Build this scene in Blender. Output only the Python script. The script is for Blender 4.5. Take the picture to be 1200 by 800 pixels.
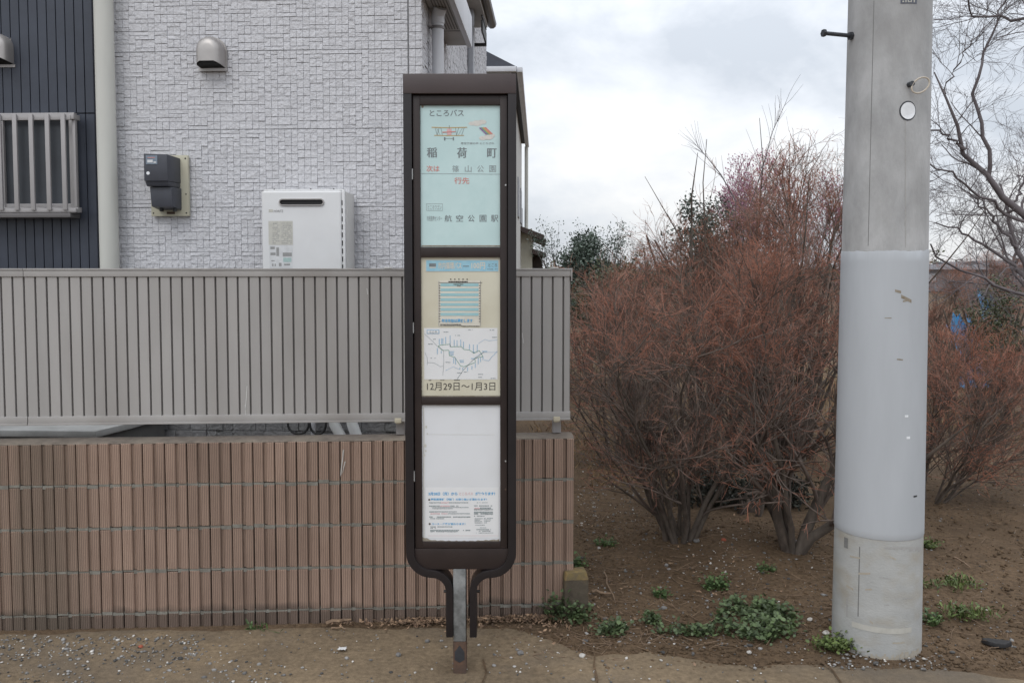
import bpy, bmesh, math, random
import numpy as np
from mathutils import Vector, noise

for o in list(bpy.data.objects):
    bpy.data.objects.remove(o)
SC = bpy.context.scene
COL = SC.collection
R = math.radians
random.seed(7)
RNG = np.random.default_rng(11)

# ------------------------------------------------------------------ camera
EYE = 1.65
TILT = R(3.01)
cam = bpy.data.cameras.new('camera')
cam.sensor_width = 36.0
cam.lens = 30.0
cam.shift_y = -0.027
cam.clip_start = 0.05
cam.clip_end = 2000
camo = bpy.data.objects.new('camera', cam)
camo.location = (0, 0, EYE)
camo.rotation_euler = (R(90) - TILT, 0, 0)
COL.objects.link(camo)
SC.camera = camo

# ------------------------------------------------------------------ sky, sun, exposure
SUN_ELEV, SUN_AZ = R(48), R(205)      # azimuth clockwise from +Y: high, behind the viewer to the left
world = bpy.data.worlds.new('World')
SC.world = world
world.use_nodes = True
wt = world.node_tree
for n in list(wt.nodes):
    wt.nodes.remove(n)


def wn(kind, **kw):
    n = wt.nodes.new(kind)
    for k, v in kw.items():
        setattr(n, k, v)
    return n


wout = wn('ShaderNodeOutputWorld')
wbg = wn('ShaderNodeBackground')
wbg.inputs['Strength'].default_value = 0.1
sky = wn('ShaderNodeTexSky', sky_type='NISHITA')
sky.sun_disc = False
sky.sun_elevation = SUN_ELEV
sky.sun_rotation = SUN_AZ
wtc = wn('ShaderNodeTexCoord')
wmap = wn('ShaderNodeMapping')
wmap.inputs['Scale'].default_value = (1.0, 1.0, 2.0)
wmap.inputs['Rotation'].default_value = (0.0, R(14), 0.0)
wmap.inputs['Location'].default_value = (0.31, 0.12, 0.45)
wno = wn('ShaderNodeTexNoise')
wno.inputs['Scale'].default_value = 3.0
wno.inputs['Detail'].default_value = 6
wno.inputs['Roughness'].default_value = 0.56
wno.inputs['Distortion'].default_value = 0.35
wra = wn('ShaderNodeValToRGB')
wra.color_ramp.elements[0].position = 0.36
wra.color_ramp.elements[0].color = (0.60, 0.645, 0.71, 1)
wra.color_ramp.elements[1].position = 0.66
wra.color_ramp.elements[1].color = (1.0, 1.0, 1.0, 1)
e = wra.color_ramp.elements.new(0.51)
e.color = (0.80, 0.835, 0.89, 1)
wsc = wn('ShaderNodeVectorMath', operation='SCALE')
wsc.inputs['Scale'].default_value = 10.2
wmx = wn('ShaderNodeMix', data_type='RGBA')
wmx.inputs[0].default_value = 0.94
wt.links.new(wtc.outputs['Generated'], wmap.inputs['Vector'])
wt.links.new(wmap.outputs['Vector'], wno.inputs['Vector'])
wt.links.new(wno.outputs['Fac'], wra.inputs['Fac'])
# an overcast dome is about twice as bright overhead as at the skyline
wsep = wn('ShaderNodeSeparateXYZ')
wt.links.new(wtc.outputs['Generated'], wsep.inputs[0])
wcl = wn('ShaderNodeMath', operation='MAXIMUM'); wcl.inputs[1].default_value = 0.0
wt.links.new(wsep.outputs['Z'], wcl.inputs[0])
wov = wn('ShaderNodeMath', operation='MULTIPLY_ADD'); wov.inputs[1].default_value = 11.0; wov.inputs[2].default_value = 7.5
wt.links.new(wcl.outputs[0], wov.inputs[0])
wt.links.new(wov.outputs[0], wsc.inputs['Scale'])
wt.links.new(wra.outputs['Color'], wsc.inputs[0])
wt.links.new(sky.outputs['Color'], wmx.inputs[6])
wt.links.new(wsc.outputs[0], wmx.inputs[7])
wt.links.new(wmx.outputs[2], wbg.inputs['Color'])
wt.links.new(wbg.outputs[0], wout.inputs[0])

sun = bpy.data.lights.new('sun', 'SUN')
sun.energy = 0.6
sun.angle = R(25)
sun.color = (1.0, 0.97, 0.92)
suno = bpy.data.objects.new('sun', sun)
_d = Vector((math.sin(SUN_AZ) * math.cos(SUN_ELEV), math.cos(SUN_AZ) * math.cos(SUN_ELEV), math.sin(SUN_ELEV)))
suno.rotation_euler = _d.to_track_quat('Z', 'Y').to_euler()
COL.objects.link(suno)

SC.view_settings.view_transform = 'Standard'
SC.view_settings.look = 'None'
SC.view_settings.exposure = 0.3
SC.view_settings.gamma = 1.0
SC.view_settings.use_curve_mapping = False
SC.cycles.max_bounces = 6
SC.cycles.transparent_max_bounces = 8


# ------------------------------------------------------------------ surveying: photo points -> metres
def ray(px, py):
    x = (px - 600) / 1000.0
    u = (367.6 - py) / 1000.0
    c, s = math.cos(TILT), math.sin(TILT)
    return Vector((x, c + u * s, -s + u * c))


def at(px, py, Y):
    d = ray(px, py)
    t = Y / d.y
    return Vector((d.x * t, Y, EYE + d.z * t))


def gp(px, py, z=0.0):
    d = ray(px, py)
    t = (z - EYE) / d.z
    return Vector((d.x * t, d.y * t, z))


class Frame:
    """upright plane family: origin, heading; local x along, local y into depth"""
    def __init__(self, o, th):
        self.o = Vector((o[0], o[1], 0)); self.th = th
        self.ex = Vector((math.cos(th), math.sin(th), 0))
        self.ey = Vector((-math.sin(th), math.cos(th), 0))

    def hit(self, px, py, y=0.0):
        d = ray(px, py)
        c = Vector((0, 0, EYE))
        t = (self.o + self.ey * y - c).dot(self.ey) / d.dot(self.ey)
        p = c + d * t
        return (p - self.o).dot(self.ex), p.z

    def hitx(self, px, py, x=0.0):
        d = ray(px, py)
        c = Vector((0, 0, EYE))
        t = (self.o + self.ex * x - c).dot(self.ex) / d.dot(self.ex)
        p = c + d * t
        return (p - self.o).dot(self.ey), p.z


# ------------------------------------------------------------------ materials
def lin(r, g, b):
    f = lambda v: (v / 255 / 12.92) if v / 255 <= 0.04045 else ((v / 255 + 0.055) / 1.055) ** 2.4
    return (f(r), f(g), f(b))


def mat(name, col, col2=None, scale=8.0, rough=0.7, bump=0.0, bscale=60.0, stain=None, sscale=1.5, samt=0.0,
        tint=0.0, stretch=(1, 1, 1), metal=0.0, coat=0.0, spec=0.5, bdist=0.004, rvar=0.0):
    m = bpy.data.materials.new(name)
    m.use_nodes = True
    t = m.node_tree
    b = t.nodes['Principled BSDF']
    L = t.links.new
    tc = t.nodes.new('ShaderNodeTexCoord')
    mp = t.nodes.new('ShaderNodeMapping')
    mp.inputs['Scale'].default_value = stretch
    L(tc.outputs['Object'], mp.inputs['Vector'])
    no = t.nodes.new('ShaderNodeTexNoise')
    no.inputs['Scale'].default_value = scale
    no.inputs['Detail'].default_value = 7
    no.inputs['Roughness'].default_value = 0.62
    L(mp.outputs['Vector'], no.inputs['Vector'])
    ra = t.nodes.new('ShaderNodeValToRGB')
    c2 = col2 or tuple(v * 0.82 for v in col)
    ra.color_ramp.elements[0].position = 0.32
    ra.color_ramp.elements[0].color = (*c2, 1)
    ra.color_ramp.elements[1].position = 0.66
    ra.color_ramp.elements[1].color = (*col, 1)
    L(no.outputs['Fac'], ra.inputs['Fac'])
    out = ra.outputs['Color']
    if stain is not None and samt > 0:
        n2 = t.nodes.new('ShaderNodeTexNoise')
        n2.inputs['Scale'].default_value = sscale
        n2.inputs['Detail'].default_value = 5
        L(mp.outputs['Vector'], n2.inputs['Vector'])
        r2 = t.nodes.new('ShaderNodeValToRGB')
        r2.color_ramp.elements[0].position = 0.48
        r2.color_ramp.elements[0].color = (0, 0, 0, 1)
        r2.color_ramp.elements[1].position = 0.72
        r2.color_ramp.elements[1].color = (samt, samt, samt, 1)
        L(n2.outputs['Fac'], r2.inputs['Fac'])
        mx = t.nodes.new('ShaderNodeMix'); mx.data_type = 'RGBA'
        L(r2.outputs['Color'], mx.inputs[0])
        L(out, mx.inputs[6])
        mx.inputs[7].default_value = (*stain, 1)
        out = mx.outputs[2]
    if tint > 0:
        at_ = t.nodes.new('ShaderNodeAttribute'); at_.attribute_name = 'tint'
        ma = t.nodes.new('ShaderNodeMath'); ma.operation = 'MULTIPLY_ADD'
        ma.inputs[1].default_value = tint; ma.inputs[2].default_value = 1.0
        L(at_.outputs['Fac'], ma.inputs[0])
        vm = t.nodes.new('ShaderNodeVectorMath'); vm.operation = 'SCALE'
        L(out, vm.inputs[0]); L(ma.outputs[0], vm.inputs['Scale'])
        out = vm.outputs[0]
    L(out, b.inputs['Base Color'])
    b.inputs['Roughness'].default_value = rough
    b.inputs['Metallic'].default_value = metal
    b.inputs['Specular IOR Level'].default_value = spec
    if coat > 0:
        b.inputs['Coat Weight'].default_value = coat
        b.inputs['Coat Roughness'].default_value = 0.08
    if rvar > 0:
        mr = t.nodes.new('ShaderNodeMapRange')
        mr.inputs['To Min'].default_value = rough - rvar; mr.inputs['To Max'].default_value = rough + rvar
        L(no.outputs['Fac'], mr.inputs['Value']); L(mr.outputs[0], b.inputs['Roughness'])
    if bump > 0:
        n3 = t.nodes.new('ShaderNodeTexNoise')
        n3.inputs['Scale'].default_value = bscale
        n3.inputs['Detail'].default_value = 6
        L(mp.outputs['Vector'], n3.inputs['Vector'])
        bp = t.nodes.new('ShaderNodeBump')
        bp.inputs['Strength'].default_value = bump
        bp.inputs['Distance'].default_value = bdist
        L(n3.outputs['Fac'], bp.inputs['Height'])
        L(bp.outputs['Normal'], b.inputs['Normal'])
    m['_col'] = 1
    return m


M = {}
M['siding'] = mat('siding_stone_grey', (0.61, 0.61, 0.635), (0.565, 0.565, 0.59), 30, 0.85, 0.8, 55, (0.45, 0.45, 0.475), 1.2, 0.25, tint=0.025, bdist=0.012)
M['siding_back'] = mat('siding_groove', (0.57, 0.57, 0.60), None, 20, 0.9)
M['joint'] = mat('panel_joint', (0.20, 0.20, 0.21), None, 20, 0.9)
M['shaded_foot'] = mat('shade_toned_stone', (0.22, 0.22, 0.225), (0.15, 0.15, 0.155), 30, 0.9, 0.9, 60, (0.10, 0.10, 0.095), 3, 0.5, tint=0.2, bdist=0.01)  # grey darkened to carry the shade behind the fence
M['blue_siding'] = mat('navy_metal_siding', (0.040, 0.048, 0.068), (0.030, 0.036, 0.052), 6, 0.45, 0.05, 200, tint=0.08)
M['blue_groove'] = mat('navy_groove', (0.012, 0.014, 0.02), None, 6, 0.6)
M['pipe'] = mat('pvc_pipe', (0.56, 0.56, 0.52), (0.46, 0.46, 0.43), 3, 0.5, 0.03, 80, (0.30, 0.29, 0.25), 2, 0.3, stretch=(1, 1, 0.2))
M['pipe_white'] = mat('pvc_pipe_pale', (0.58, 0.59, 0.62), (0.50, 0.51, 0.54), 3, 0.45, stretch=(1, 1, 0.2))
M['alu'] = mat('anodised_aluminium', (0.38, 0.365, 0.365), (0.345, 0.33, 0.33), 5, 0.45, metal=0.15, rvar=0.08)
M['alu_dark'] = mat('dull_aluminium_rail', (0.17, 0.16, 0.16), None, 5, 0.5, metal=0.3)
M['steel_hood'] = mat('stainless_hood', (0.42, 0.40, 0.385), (0.36, 0.34, 0.33), 10, 0.42, metal=0.55, rvar=0.08)
M['black'] = mat('black_void', (0.012, 0.012, 0.013), None, 5, 0.8)
M['glass_dark'] = mat('frosted_window_glass', (0.036, 0.044, 0.056), (0.010, 0.012, 0.017), 1.6, 0.3, coat=0.08, spec=0.8)
M['meter'] = mat('meter_plastic', (0.058, 0.062, 0.078), (0.045, 0.048, 0.06), 12, 0.42, 0.04, 300)
M['meter_label'] = mat('meter_display', (0.22, 0.27, 0.33), (0.16, 0.20, 0.25), 40, 0.3)
M['cream'] = mat('cream_board', (0.55, 0.53, 0.42), (0.46, 0.44, 0.34), 9, 0.7, stain=(0.22, 0.17, 0.10), sscale=9, samt=0.35)
M['heater'] = mat('heater_enamel', (0.74, 0.745, 0.75), (0.68, 0.685, 0.69), 2.5, 0.4, stain=(0.50, 0.48, 0.44), sscale=3, samt=0.22)
M['heater_side'] = mat('heater_galvanised_side', (0.56, 0.555, 0.54), (0.50, 0.495, 0.48), 4, 0.45)
M['sticker'] = mat('yellowed_sticker', (0.58, 0.57, 0.52), (0.50, 0.49, 0.44), 30, 0.6)
M['sticker_white'] = mat('white_sticker', (0.68, 0.69, 0.70), None, 30, 0.6)
M['print_grey'] = mat('grey_print', (0.25, 0.25, 0.25), (0.35, 0.35, 0.34), 160, 0.6)
M['print_teal'] = mat('pale_teal_print', (0.42, 0.56, 0.54), None, 60, 0.6)
M['fence'] = mat('fence_aluminium', (0.375, 0.36, 0.348), (0.33, 0.316, 0.305), 5, 0.55, 0.03, 60, (0.24, 0.215, 0.195), 2.2, 0.5, tint=0.05, stretch=(1, 1, 0.3))
M['fence_back'] = mat('fence_panel_groove', (0.21, 0.198, 0.19), None, 6, 0.7)
M['clip'] = mat('beige_plastic_clip', (0.55, 0.50, 0.38), None, 20, 0.6)
M['clip_white'] = mat('pale_plastic_clip', (0.66, 0.66, 0.64), None, 20, 0.6)
M['mortar'] = mat('mortar_grey', (0.25, 0.24, 0.21), (0.155, 0.145, 0.125), 22, 0.95, 0.6, 120, (0.09, 0.08, 0.065), 3, 0.5)
M['capping'] = mat('capping_mortar', (0.20, 0.165, 0.135), (0.12, 0.10, 0.082), 18, 0.95, 0.6, 120, (0.30, 0.26, 0.2), 5, 0.4)
M['slab'] = mat('pale_concrete', (0.47, 0.47, 0.46), (0.37, 0.37, 0.36), 7, 0.85, 0.2, 90, (0.22, 0.21, 0.2), 2.5, 0.5)
M['slab_edge'] = mat('slab_edge_grey', (0.17, 0.17, 0.165), (0.12, 0.12, 0.12), 9, 0.9)
M['cable'] = mat('black_rubber', (0.02, 0.02, 0.021), None, 10, 0.55)
M['insul'] = mat('white_pipe_wrap', (0.66, 0.67, 0.67), (0.54, 0.55, 0.55), 6, 0.7, 0.1, 40)

M['sign_frame'] = mat('brown_coated_steel', (0.033, 0.023, 0.021), (0.024, 0.017, 0.016), 7, 0.42, 0.03, 240, (0.052, 0.038, 0.035), 3, 0.4, rvar=0.06, spec=0.35)
M['sign_rail'] = mat('black_brown_rail', (0.019, 0.015, 0.016), (0.013, 0.011, 0.012), 8, 0.36, 0.04, 200, rvar=0.06, spec=0.4)
M['sign_head'] = mat('brown_header_plate', (0.062, 0.044, 0.043), (0.048, 0.034, 0.034), 5, 0.45, 0.03, 200, (0.085, 0.07, 0.068), 2, 0.35)
M['galv'] = mat('galvanised_steel', (0.27, 0.28, 0.28), (0.11, 0.115, 0.115), 26, 0.5, 0.15, 90, (0.42, 0.43, 0.43), 9, 0.6, metal=0.35, rvar=0.1)
M['rust'] = mat('rusty_steel', (0.12, 0.065, 0.04), (0.06, 0.04, 0.03), 30, 0.85, 0.4, 120, (0.05, 0.04, 0.035), 12, 0.6)
M['board_aqua'] = mat('faded_aqua_board', (0.55, 0.71, 0.71), (0.49, 0.655, 0.655), 14, 0.32, stain=(0.38, 0.53, 0.53), sscale=7, samt=0.42, coat=0.25)
M['board_cream'] = mat('yellowed_cream_board', (0.64, 0.615, 0.50), (0.57, 0.54, 0.43), 5, 0.4, stain=(0.47, 0.41, 0.29), sscale=3.2, samt=0.5, coat=0.2)
M['board_white'] = mat('milky_white_board', (0.74, 0.755, 0.78), (0.69, 0.705, 0.73), 3, 0.25, stain=(0.50, 0.50, 0.49), sscale=3, samt=0.45, coat=0.35)
M['dirt_film'] = mat('dust_film', (0.22, 0.18, 0.13), (0.34, 0.31, 0.26), 50, 0.95)
M['ink'] = mat('grey_ink', (0.15, 0.17, 0.18), (0.21, 0.235, 0.245), 60, 0.6)
M['ink_thin'] = mat('pale_grey_ink', (0.25, 0.285, 0.295), (0.31, 0.35, 0.36), 60, 0.6)
M['ink_red'] = mat('faded_red_ink', (0.60, 0.19, 0.17), (0.60, 0.28, 0.25), 60, 0.6)
M['ink_dark'] = mat('dark_ink', (0.06, 0.055, 0.05), (0.10, 0.09, 0.08), 60, 0.6)
M['ink_yellow'] = mat('ochre_ink', (0.55, 0.36, 0.13), None, 60, 0.6)
M['ink_orange'] = mat('orange_ink', (0.66, 0.29, 0.14), None, 60, 0.6)
M['ink_purple'] = mat('purple_ink', (0.28, 0.16, 0.36), None, 60, 0.6)
M['ink_green'] = mat('green_ink', (0.16, 0.36, 0.26), None, 60, 0.6)
M['ink_pink'] = mat('pale_pink_ink', (0.68, 0.66, 0.62), None, 60, 0.6)
M['ink_lpink'] = mat('faint_pink_ink', (0.70, 0.45, 0.46), None, 60, 0.6)
M['ink_blue'] = mat('blue_ink', (0.09, 0.34, 0.62), (0.15, 0.42, 0.66), 60, 0.6)
M['ink_lblue'] = mat('light_blue_ink', (0.32, 0.50, 0.66), None, 60, 0.6)
M['banner_blue'] = mat('sky_blue_banner', (0.26, 0.50, 0.63), (0.34, 0.57, 0.67), 40, 0.5)
M['stripe_teal'] = mat('teal_stripe', (0.29, 0.50, 0.54), (0.34, 0.54, 0.57), 40, 0.5)
M['sheet'] = mat('paper_sheet', (0.74, 0.745, 0.75), (0.69, 0.695, 0.70), 8, 0.55)
M['sheet_cream'] = mat('cream_paper', (0.70, 0.67, 0.585), None, 10, 0.55)
M['hinge'] = mat('zinc_hinge', (0.55, 0.55, 0.55), (0.4, 0.4, 0.4), 50, 0.4, metal=0.5)

M['pole'] = mat('pole_concrete', (0.45, 0.452, 0.455), (0.33, 0.332, 0.335), 11, 0.85, 0.4, 90, (0.25, 0.245, 0.24), 3.6, 0.7, stretch=(1, 1, 0.5))
M['pole_low'] = mat('pole_concrete_low', (0.42, 0.425, 0.415), (0.34, 0.345, 0.338), 6, 0.8, 0.35, 90, (0.31, 0.265, 0.19), 8, 0.5, stretch=(1, 1, 1.6))
M['sleeve'] = mat('pole_sheet_grey', (0.45, 0.472, 0.50), (0.41, 0.43, 0.455), 6, 0.62, 0.05, 60, (0.34, 0.36, 0.38), 3.4, 0.5, spec=0.3, stretch=(1, 1, 0.2))
M['smear'] = mat('brown_smear', (0.36, 0.315, 0.245), (0.40, 0.375, 0.33), 60, 0.9)
M['grime'] = mat('grey_grime', (0.32, 0.315, 0.305), (0.38, 0.375, 0.365), 70, 0.9)
M['seam'] = mat('seam_dark', (0.20, 0.20, 0.195), None, 30, 0.9)
M['bolt'] = mat('dark_zinc_bolt', (0.07, 0.075, 0.085), (0.05, 0.053, 0.06), 20, 0.45, metal=0.5)
M['wire_pale'] = mat('pale_wire', (0.52, 0.46, 0.38), None, 20, 0.5)
M['disc'] = mat('white_reflector', (0.85, 0.87, 0.9), None, 20, 0.4)
M['tape'] = mat('pale_tape', (0.50, 0.49, 0.45), (0.42, 0.41, 0.37), 20, 0.6)
M['plate'] = mat('number_plate', (0.10, 0.11, 0.14), None, 20, 0.5)

M['bark'] = mat('shrub_bark', (0.128, 0.100, 0.080), (0.050, 0.039, 0.032), 24, 0.95, 0.6, 90, (0.16, 0.14, 0.12), 6, 0.5, stretch=(1, 1, 0.35))
M['branch'] = mat('grey_brown_branch', (0.20, 0.155, 0.130), (0.075, 0.057, 0.048), 7, 0.9)
M['red_twig'] = mat('red_brown_twig', (0.42, 0.174, 0.112), (0.24, 0.150, 0.117), 3, 0.8, stretch=(1, 1, 1))
M['red_twig2'] = mat('rust_red_twig', (0.46, 0.172, 0.102), (0.265, 0.148, 0.110), 3, 0.8)
M['plum_twig'] = mat('plum_twig', (0.36, 0.19, 0.24), (0.22, 0.14, 0.16), 5, 0.8)
M['plum_bud'] = mat('plum_bud_pink', (0.54, 0.27, 0.37), (0.42, 0.21, 0.29), 9, 0.7)
M['grey_twig'] = mat('grey_twig', (0.165, 0.145, 0.15), (0.115, 0.10, 0.105), 5, 0.9)
M['leaf_dark'] = mat('dark_evergreen_leaf', (0.095, 0.128, 0.098), (0.060, 0.084, 0.066), 4, 0.5, tint=0.5)
M['leaf_low'] = mat('dull_dark_leaf', (0.040, 0.042, 0.030), (0.03, 0.027, 0.02), 4, 0.7, tint=0.5)
M['leaf_olive'] = mat('olive_evergreen_leaf', (0.095, 0.108, 0.055), (0.065, 0.076, 0.04), 4, 0.55, tint=0.5)
M['weed'] = mat('weed_leaf_green', (0.085, 0.14, 0.042), (0.058, 0.10, 0.034), 9, 0.55, tint=0.45)
M['weed_blue'] = mat('weed_leaf_blue_green', (0.082, 0.118, 0.046), (0.054, 0.082, 0.034), 9, 0.55, tint=0.45)
M['weed_lime'] = mat('weed_leaf_lime', (0.125, 0.165, 0.045), (0.08, 0.115, 0.035), 9, 0.55, tint=0.45)
M['dead_leaf'] = mat('dead_leaf', (0.30, 0.20, 0.125), (0.14, 0.085, 0.055), 30, 0.85, tint=0.6)
M['dry_grass'] = mat('dry_grass', (0.30, 0.205, 0.105), (0.20, 0.13, 0.07), 3, 0.9, tint=0.4)
M['wood_stick'] = mat('dry_stick', (0.26, 0.18, 0.115), (0.15, 0.10, 0.07), 30, 0.9)
M['stone'] = mat('grey_stone', (0.20, 0.195, 0.19), (0.13, 0.125, 0.12), 40, 0.9, 0.3, 90, tint=0.7)
M['stone_white'] = mat('pale_stone', (0.52, 0.50, 0.47), (0.38, 0.36, 0.33), 40, 0.9, tint=0.35)
M['marker'] = mat('boundary_stone', (0.095, 0.078, 0.056), (0.06, 0.048, 0.035), 24, 0.95, 0.6, 110, (0.24, 0.16, 0.06), 9, 0.6)
M['marker_top'] = mat('lichen_top', (0.17, 0.125, 0.05), (0.10, 0.08, 0.055), 24, 0.95, 0.5, 110, (0.34, 0.22, 0.07), 14, 0.8)
M['rubber'] = mat('black_rubber_sole', (0.018, 0.017, 0.018), None, 40, 0.6, 0.4, 120)
M['paper_scrap'] = mat('white_scrap', (0.66, 0.66, 0.65), None, 30, 0.8)
M['red_scrap'] = mat('red_chip', (0.34, 0.09, 0.05), None, 30, 0.8)
M['tarp'] = mat('blue_tarp', (0.045, 0.29, 0.54), (0.035, 0.20, 0.44), 6, 0.5, 0.3, 10)
M['far_wall'] = mat('far_plaster', (0.20, 0.20, 0.215), None, 2, 0.9)
M['far_roof'] = mat('far_roof', (0.14, 0.145, 0.16), None, 2, 0.8)
M['cream_wall'] = mat('cream_render', (0.56, 0.54, 0.45), None, 3, 0.9, 0.1, 40)
M['house_grey'] = mat('pale_render', (0.50, 0.495, 0.48), (0.43, 0.425, 0.41), 3, 0.9, 0.2, 40)
M['roof_brown'] = mat('brown_roof_tile', (0.075, 0.05, 0.043), (0.045, 0.032, 0.028), 9, 0.7, 0.3, 20)
M['wood_dark'] = mat('dark_timber', (0.045, 0.032, 0.026), (0.025, 0.02, 0.018), 12, 0.85)
M['roof_slate'] = mat('slate_roof', (0.05, 0.055, 0.072), None, 9, 0.6)
M['soffit'] = mat('soffit_board', (0.44, 0.43, 0.415), (0.38, 0.37, 0.355), 5, 0.8)
M['soffit_hole'] = mat('soffit_vent_strip', (0.20, 0.195, 0.19), None, 60, 0.9)
M['trim_grey'] = mat('grey_trim', (0.36, 0.37, 0.40), None, 5, 0.6)


def wall_block_material():
    m = mat('ribbed_block_brown', (0.345, 0.240, 0.185), (0.285, 0.195, 0.149), 9, 0.95, 0.0, 60, (0.16, 0.116, 0.090), 1.6, 0.3, tint=0.12, stretch=(1, 1, 0.45))
    t = m.node_tree; L = t.links.new
    b = t.nodes['Principled BSDF']
    src = b.inputs['Base Color'].links[0].from_socket
    tc = t.nodes.new('ShaderNodeTexCoord')
    sep = t.nodes.new('ShaderNodeSeparateXYZ'); L(tc.outputs['Object'], sep.inputs[0])
    # damp foot of the wall and the algae streak under the fence seam: stains with their own shape
    no = t.nodes.new('ShaderNodeTexNoise'); no.inputs['Scale'].default_value = 7
    L(tc.outputs['Object'], no.inputs['Vector'])
    ad = t.nodes.new('ShaderNodeMath'); ad.operation = 'MULTIPLY_ADD'; ad.inputs[1].default_value = -0.10
    L(no.outputs['Fac'], ad.inputs[0]); L(sep.outputs['Z'], ad.inputs[2])
    mr = t.nodes.new('ShaderNodeMapRange')
    mr.inputs['From Min'].default_value = 0.045; mr.inputs['From Max'].default_value = 0.01
    mr.inputs['To Min'].default_value = 0.0; mr.inputs['To Max'].default_value = 0.62
    L(ad.outputs[0], mr.inputs['Value'])
    mx = t.nodes.new('ShaderNodeMix'); mx.data_type = 'RGBA'
    L(mr.outputs[0], mx.inputs[0]); L(src, mx.inputs[6]); mx.inputs[7].default_value = (0.062, 0.05, 0.042, 1)
    # streak
    n2 = t.nodes.new('ShaderNodeTexNoise'); n2.inputs['Scale'].default_value = 5
    mp = t.nodes.new('ShaderNodeMapping'); mp.inputs['Scale'].default_value = (3, 1, 0.25)
    L(tc.outputs['Object'], mp.inputs['Vector']); L(mp.outputs[0], n2.inputs['Vector'])
    a2 = t.nodes.new('ShaderNodeMath'); a2.operation = 'MULTIPLY_ADD'; a2.inputs[1].default_value = 0.22
    L(n2.outputs['Fac'], a2.inputs[0]); L(sep.outputs['X'], a2.inputs[2])
    ab = t.nodes.new('ShaderNodeMath'); ab.operation = 'SUBTRACT'; ab.inputs[1].default_value = -2.34
    L(a2.outputs[0], ab.inputs[0])
    ab2 = t.nodes.new('ShaderNodeMath'); ab2.operation = 'ABSOLUTE'; L(ab.outputs[0], ab2.inputs[0])
    m2 = t.nodes.new('ShaderNodeMapRange')
    m2.inputs['From Min'].default_value = 0.26; m2.inputs['From Max'].default_value = 0.06
    m2.inputs['To Min'].default_value = 0.0; m2.inputs['To Max'].default_value = 0.5
    L(ab2.outputs[0], m2.inputs['Value'])
    mx2 = t.nodes.new('ShaderNodeMix'); mx2.data_type = 'RGBA'
    L(m2.outputs[0], mx2.inputs[0]); L(mx.outputs[2], mx2.inputs[6]); mx2.inputs[7].default_value = (0.085, 0.075, 0.055, 1)
    # fine vertical flutes
    wv = t.nodes.new('ShaderNodeTexWave'); wv.wave_type = 'BANDS'; wv.bands_direction = 'X'
    wv.inputs['Scale'].default_value = 2 * math.pi / 20 / 0.0083
    wv.inputs['Distortion'].default_value = 0.25
    wv.inputs['Detail'].default_value = 1
    L(tc.outputs['Object'], wv.inputs['Vector'])
    # flute shade worked into the colour: dark grooves, light crests
    wr = t.nodes.new('ShaderNodeMapRange'); wr.inputs['To Min'].default_value = 0.62; wr.inputs['To Max'].default_value = 1.16
    L(wv.outputs['Fac'], wr.inputs['Value'])
    vs_ = t.nodes.new('ShaderNodeVectorMath'); vs_.operation = 'SCALE'
    L(mx2.outputs[2], vs_.inputs[0]); L(wr.outputs[0], vs_.inputs['Scale'])
    L(vs_.outputs[0], b.inputs['Base Color'])
    n3 = t.nodes.new('ShaderNodeTexNoise'); n3.inputs['Scale'].default_value = 150; n3.inputs['Detail'].default_value = 5
    L(tc.outputs['Object'], n3.inputs['Vector'])
    b1 = t.nodes.new('ShaderNodeBump'); b1.inputs['Strength'].default_value = 0.75; b1.inputs['Distance'].default_value = 0.0022
    L(wv.outputs['Fac'], b1.inputs['Height'])
    b2 = t.nodes.new('ShaderNodeBump'); b2.inputs['Strength'].default_value = 0.5; b2.inputs['Distance'].default_value = 0.003
    L(n3.outputs['Fac'], b2.inputs['Height']); L(b1.outputs['Normal'], b2.inputs['Normal'])
    L(b2.outputs['Normal'], b.inputs['Normal'])
    return m


M['block'] = wall_block_material()


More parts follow.
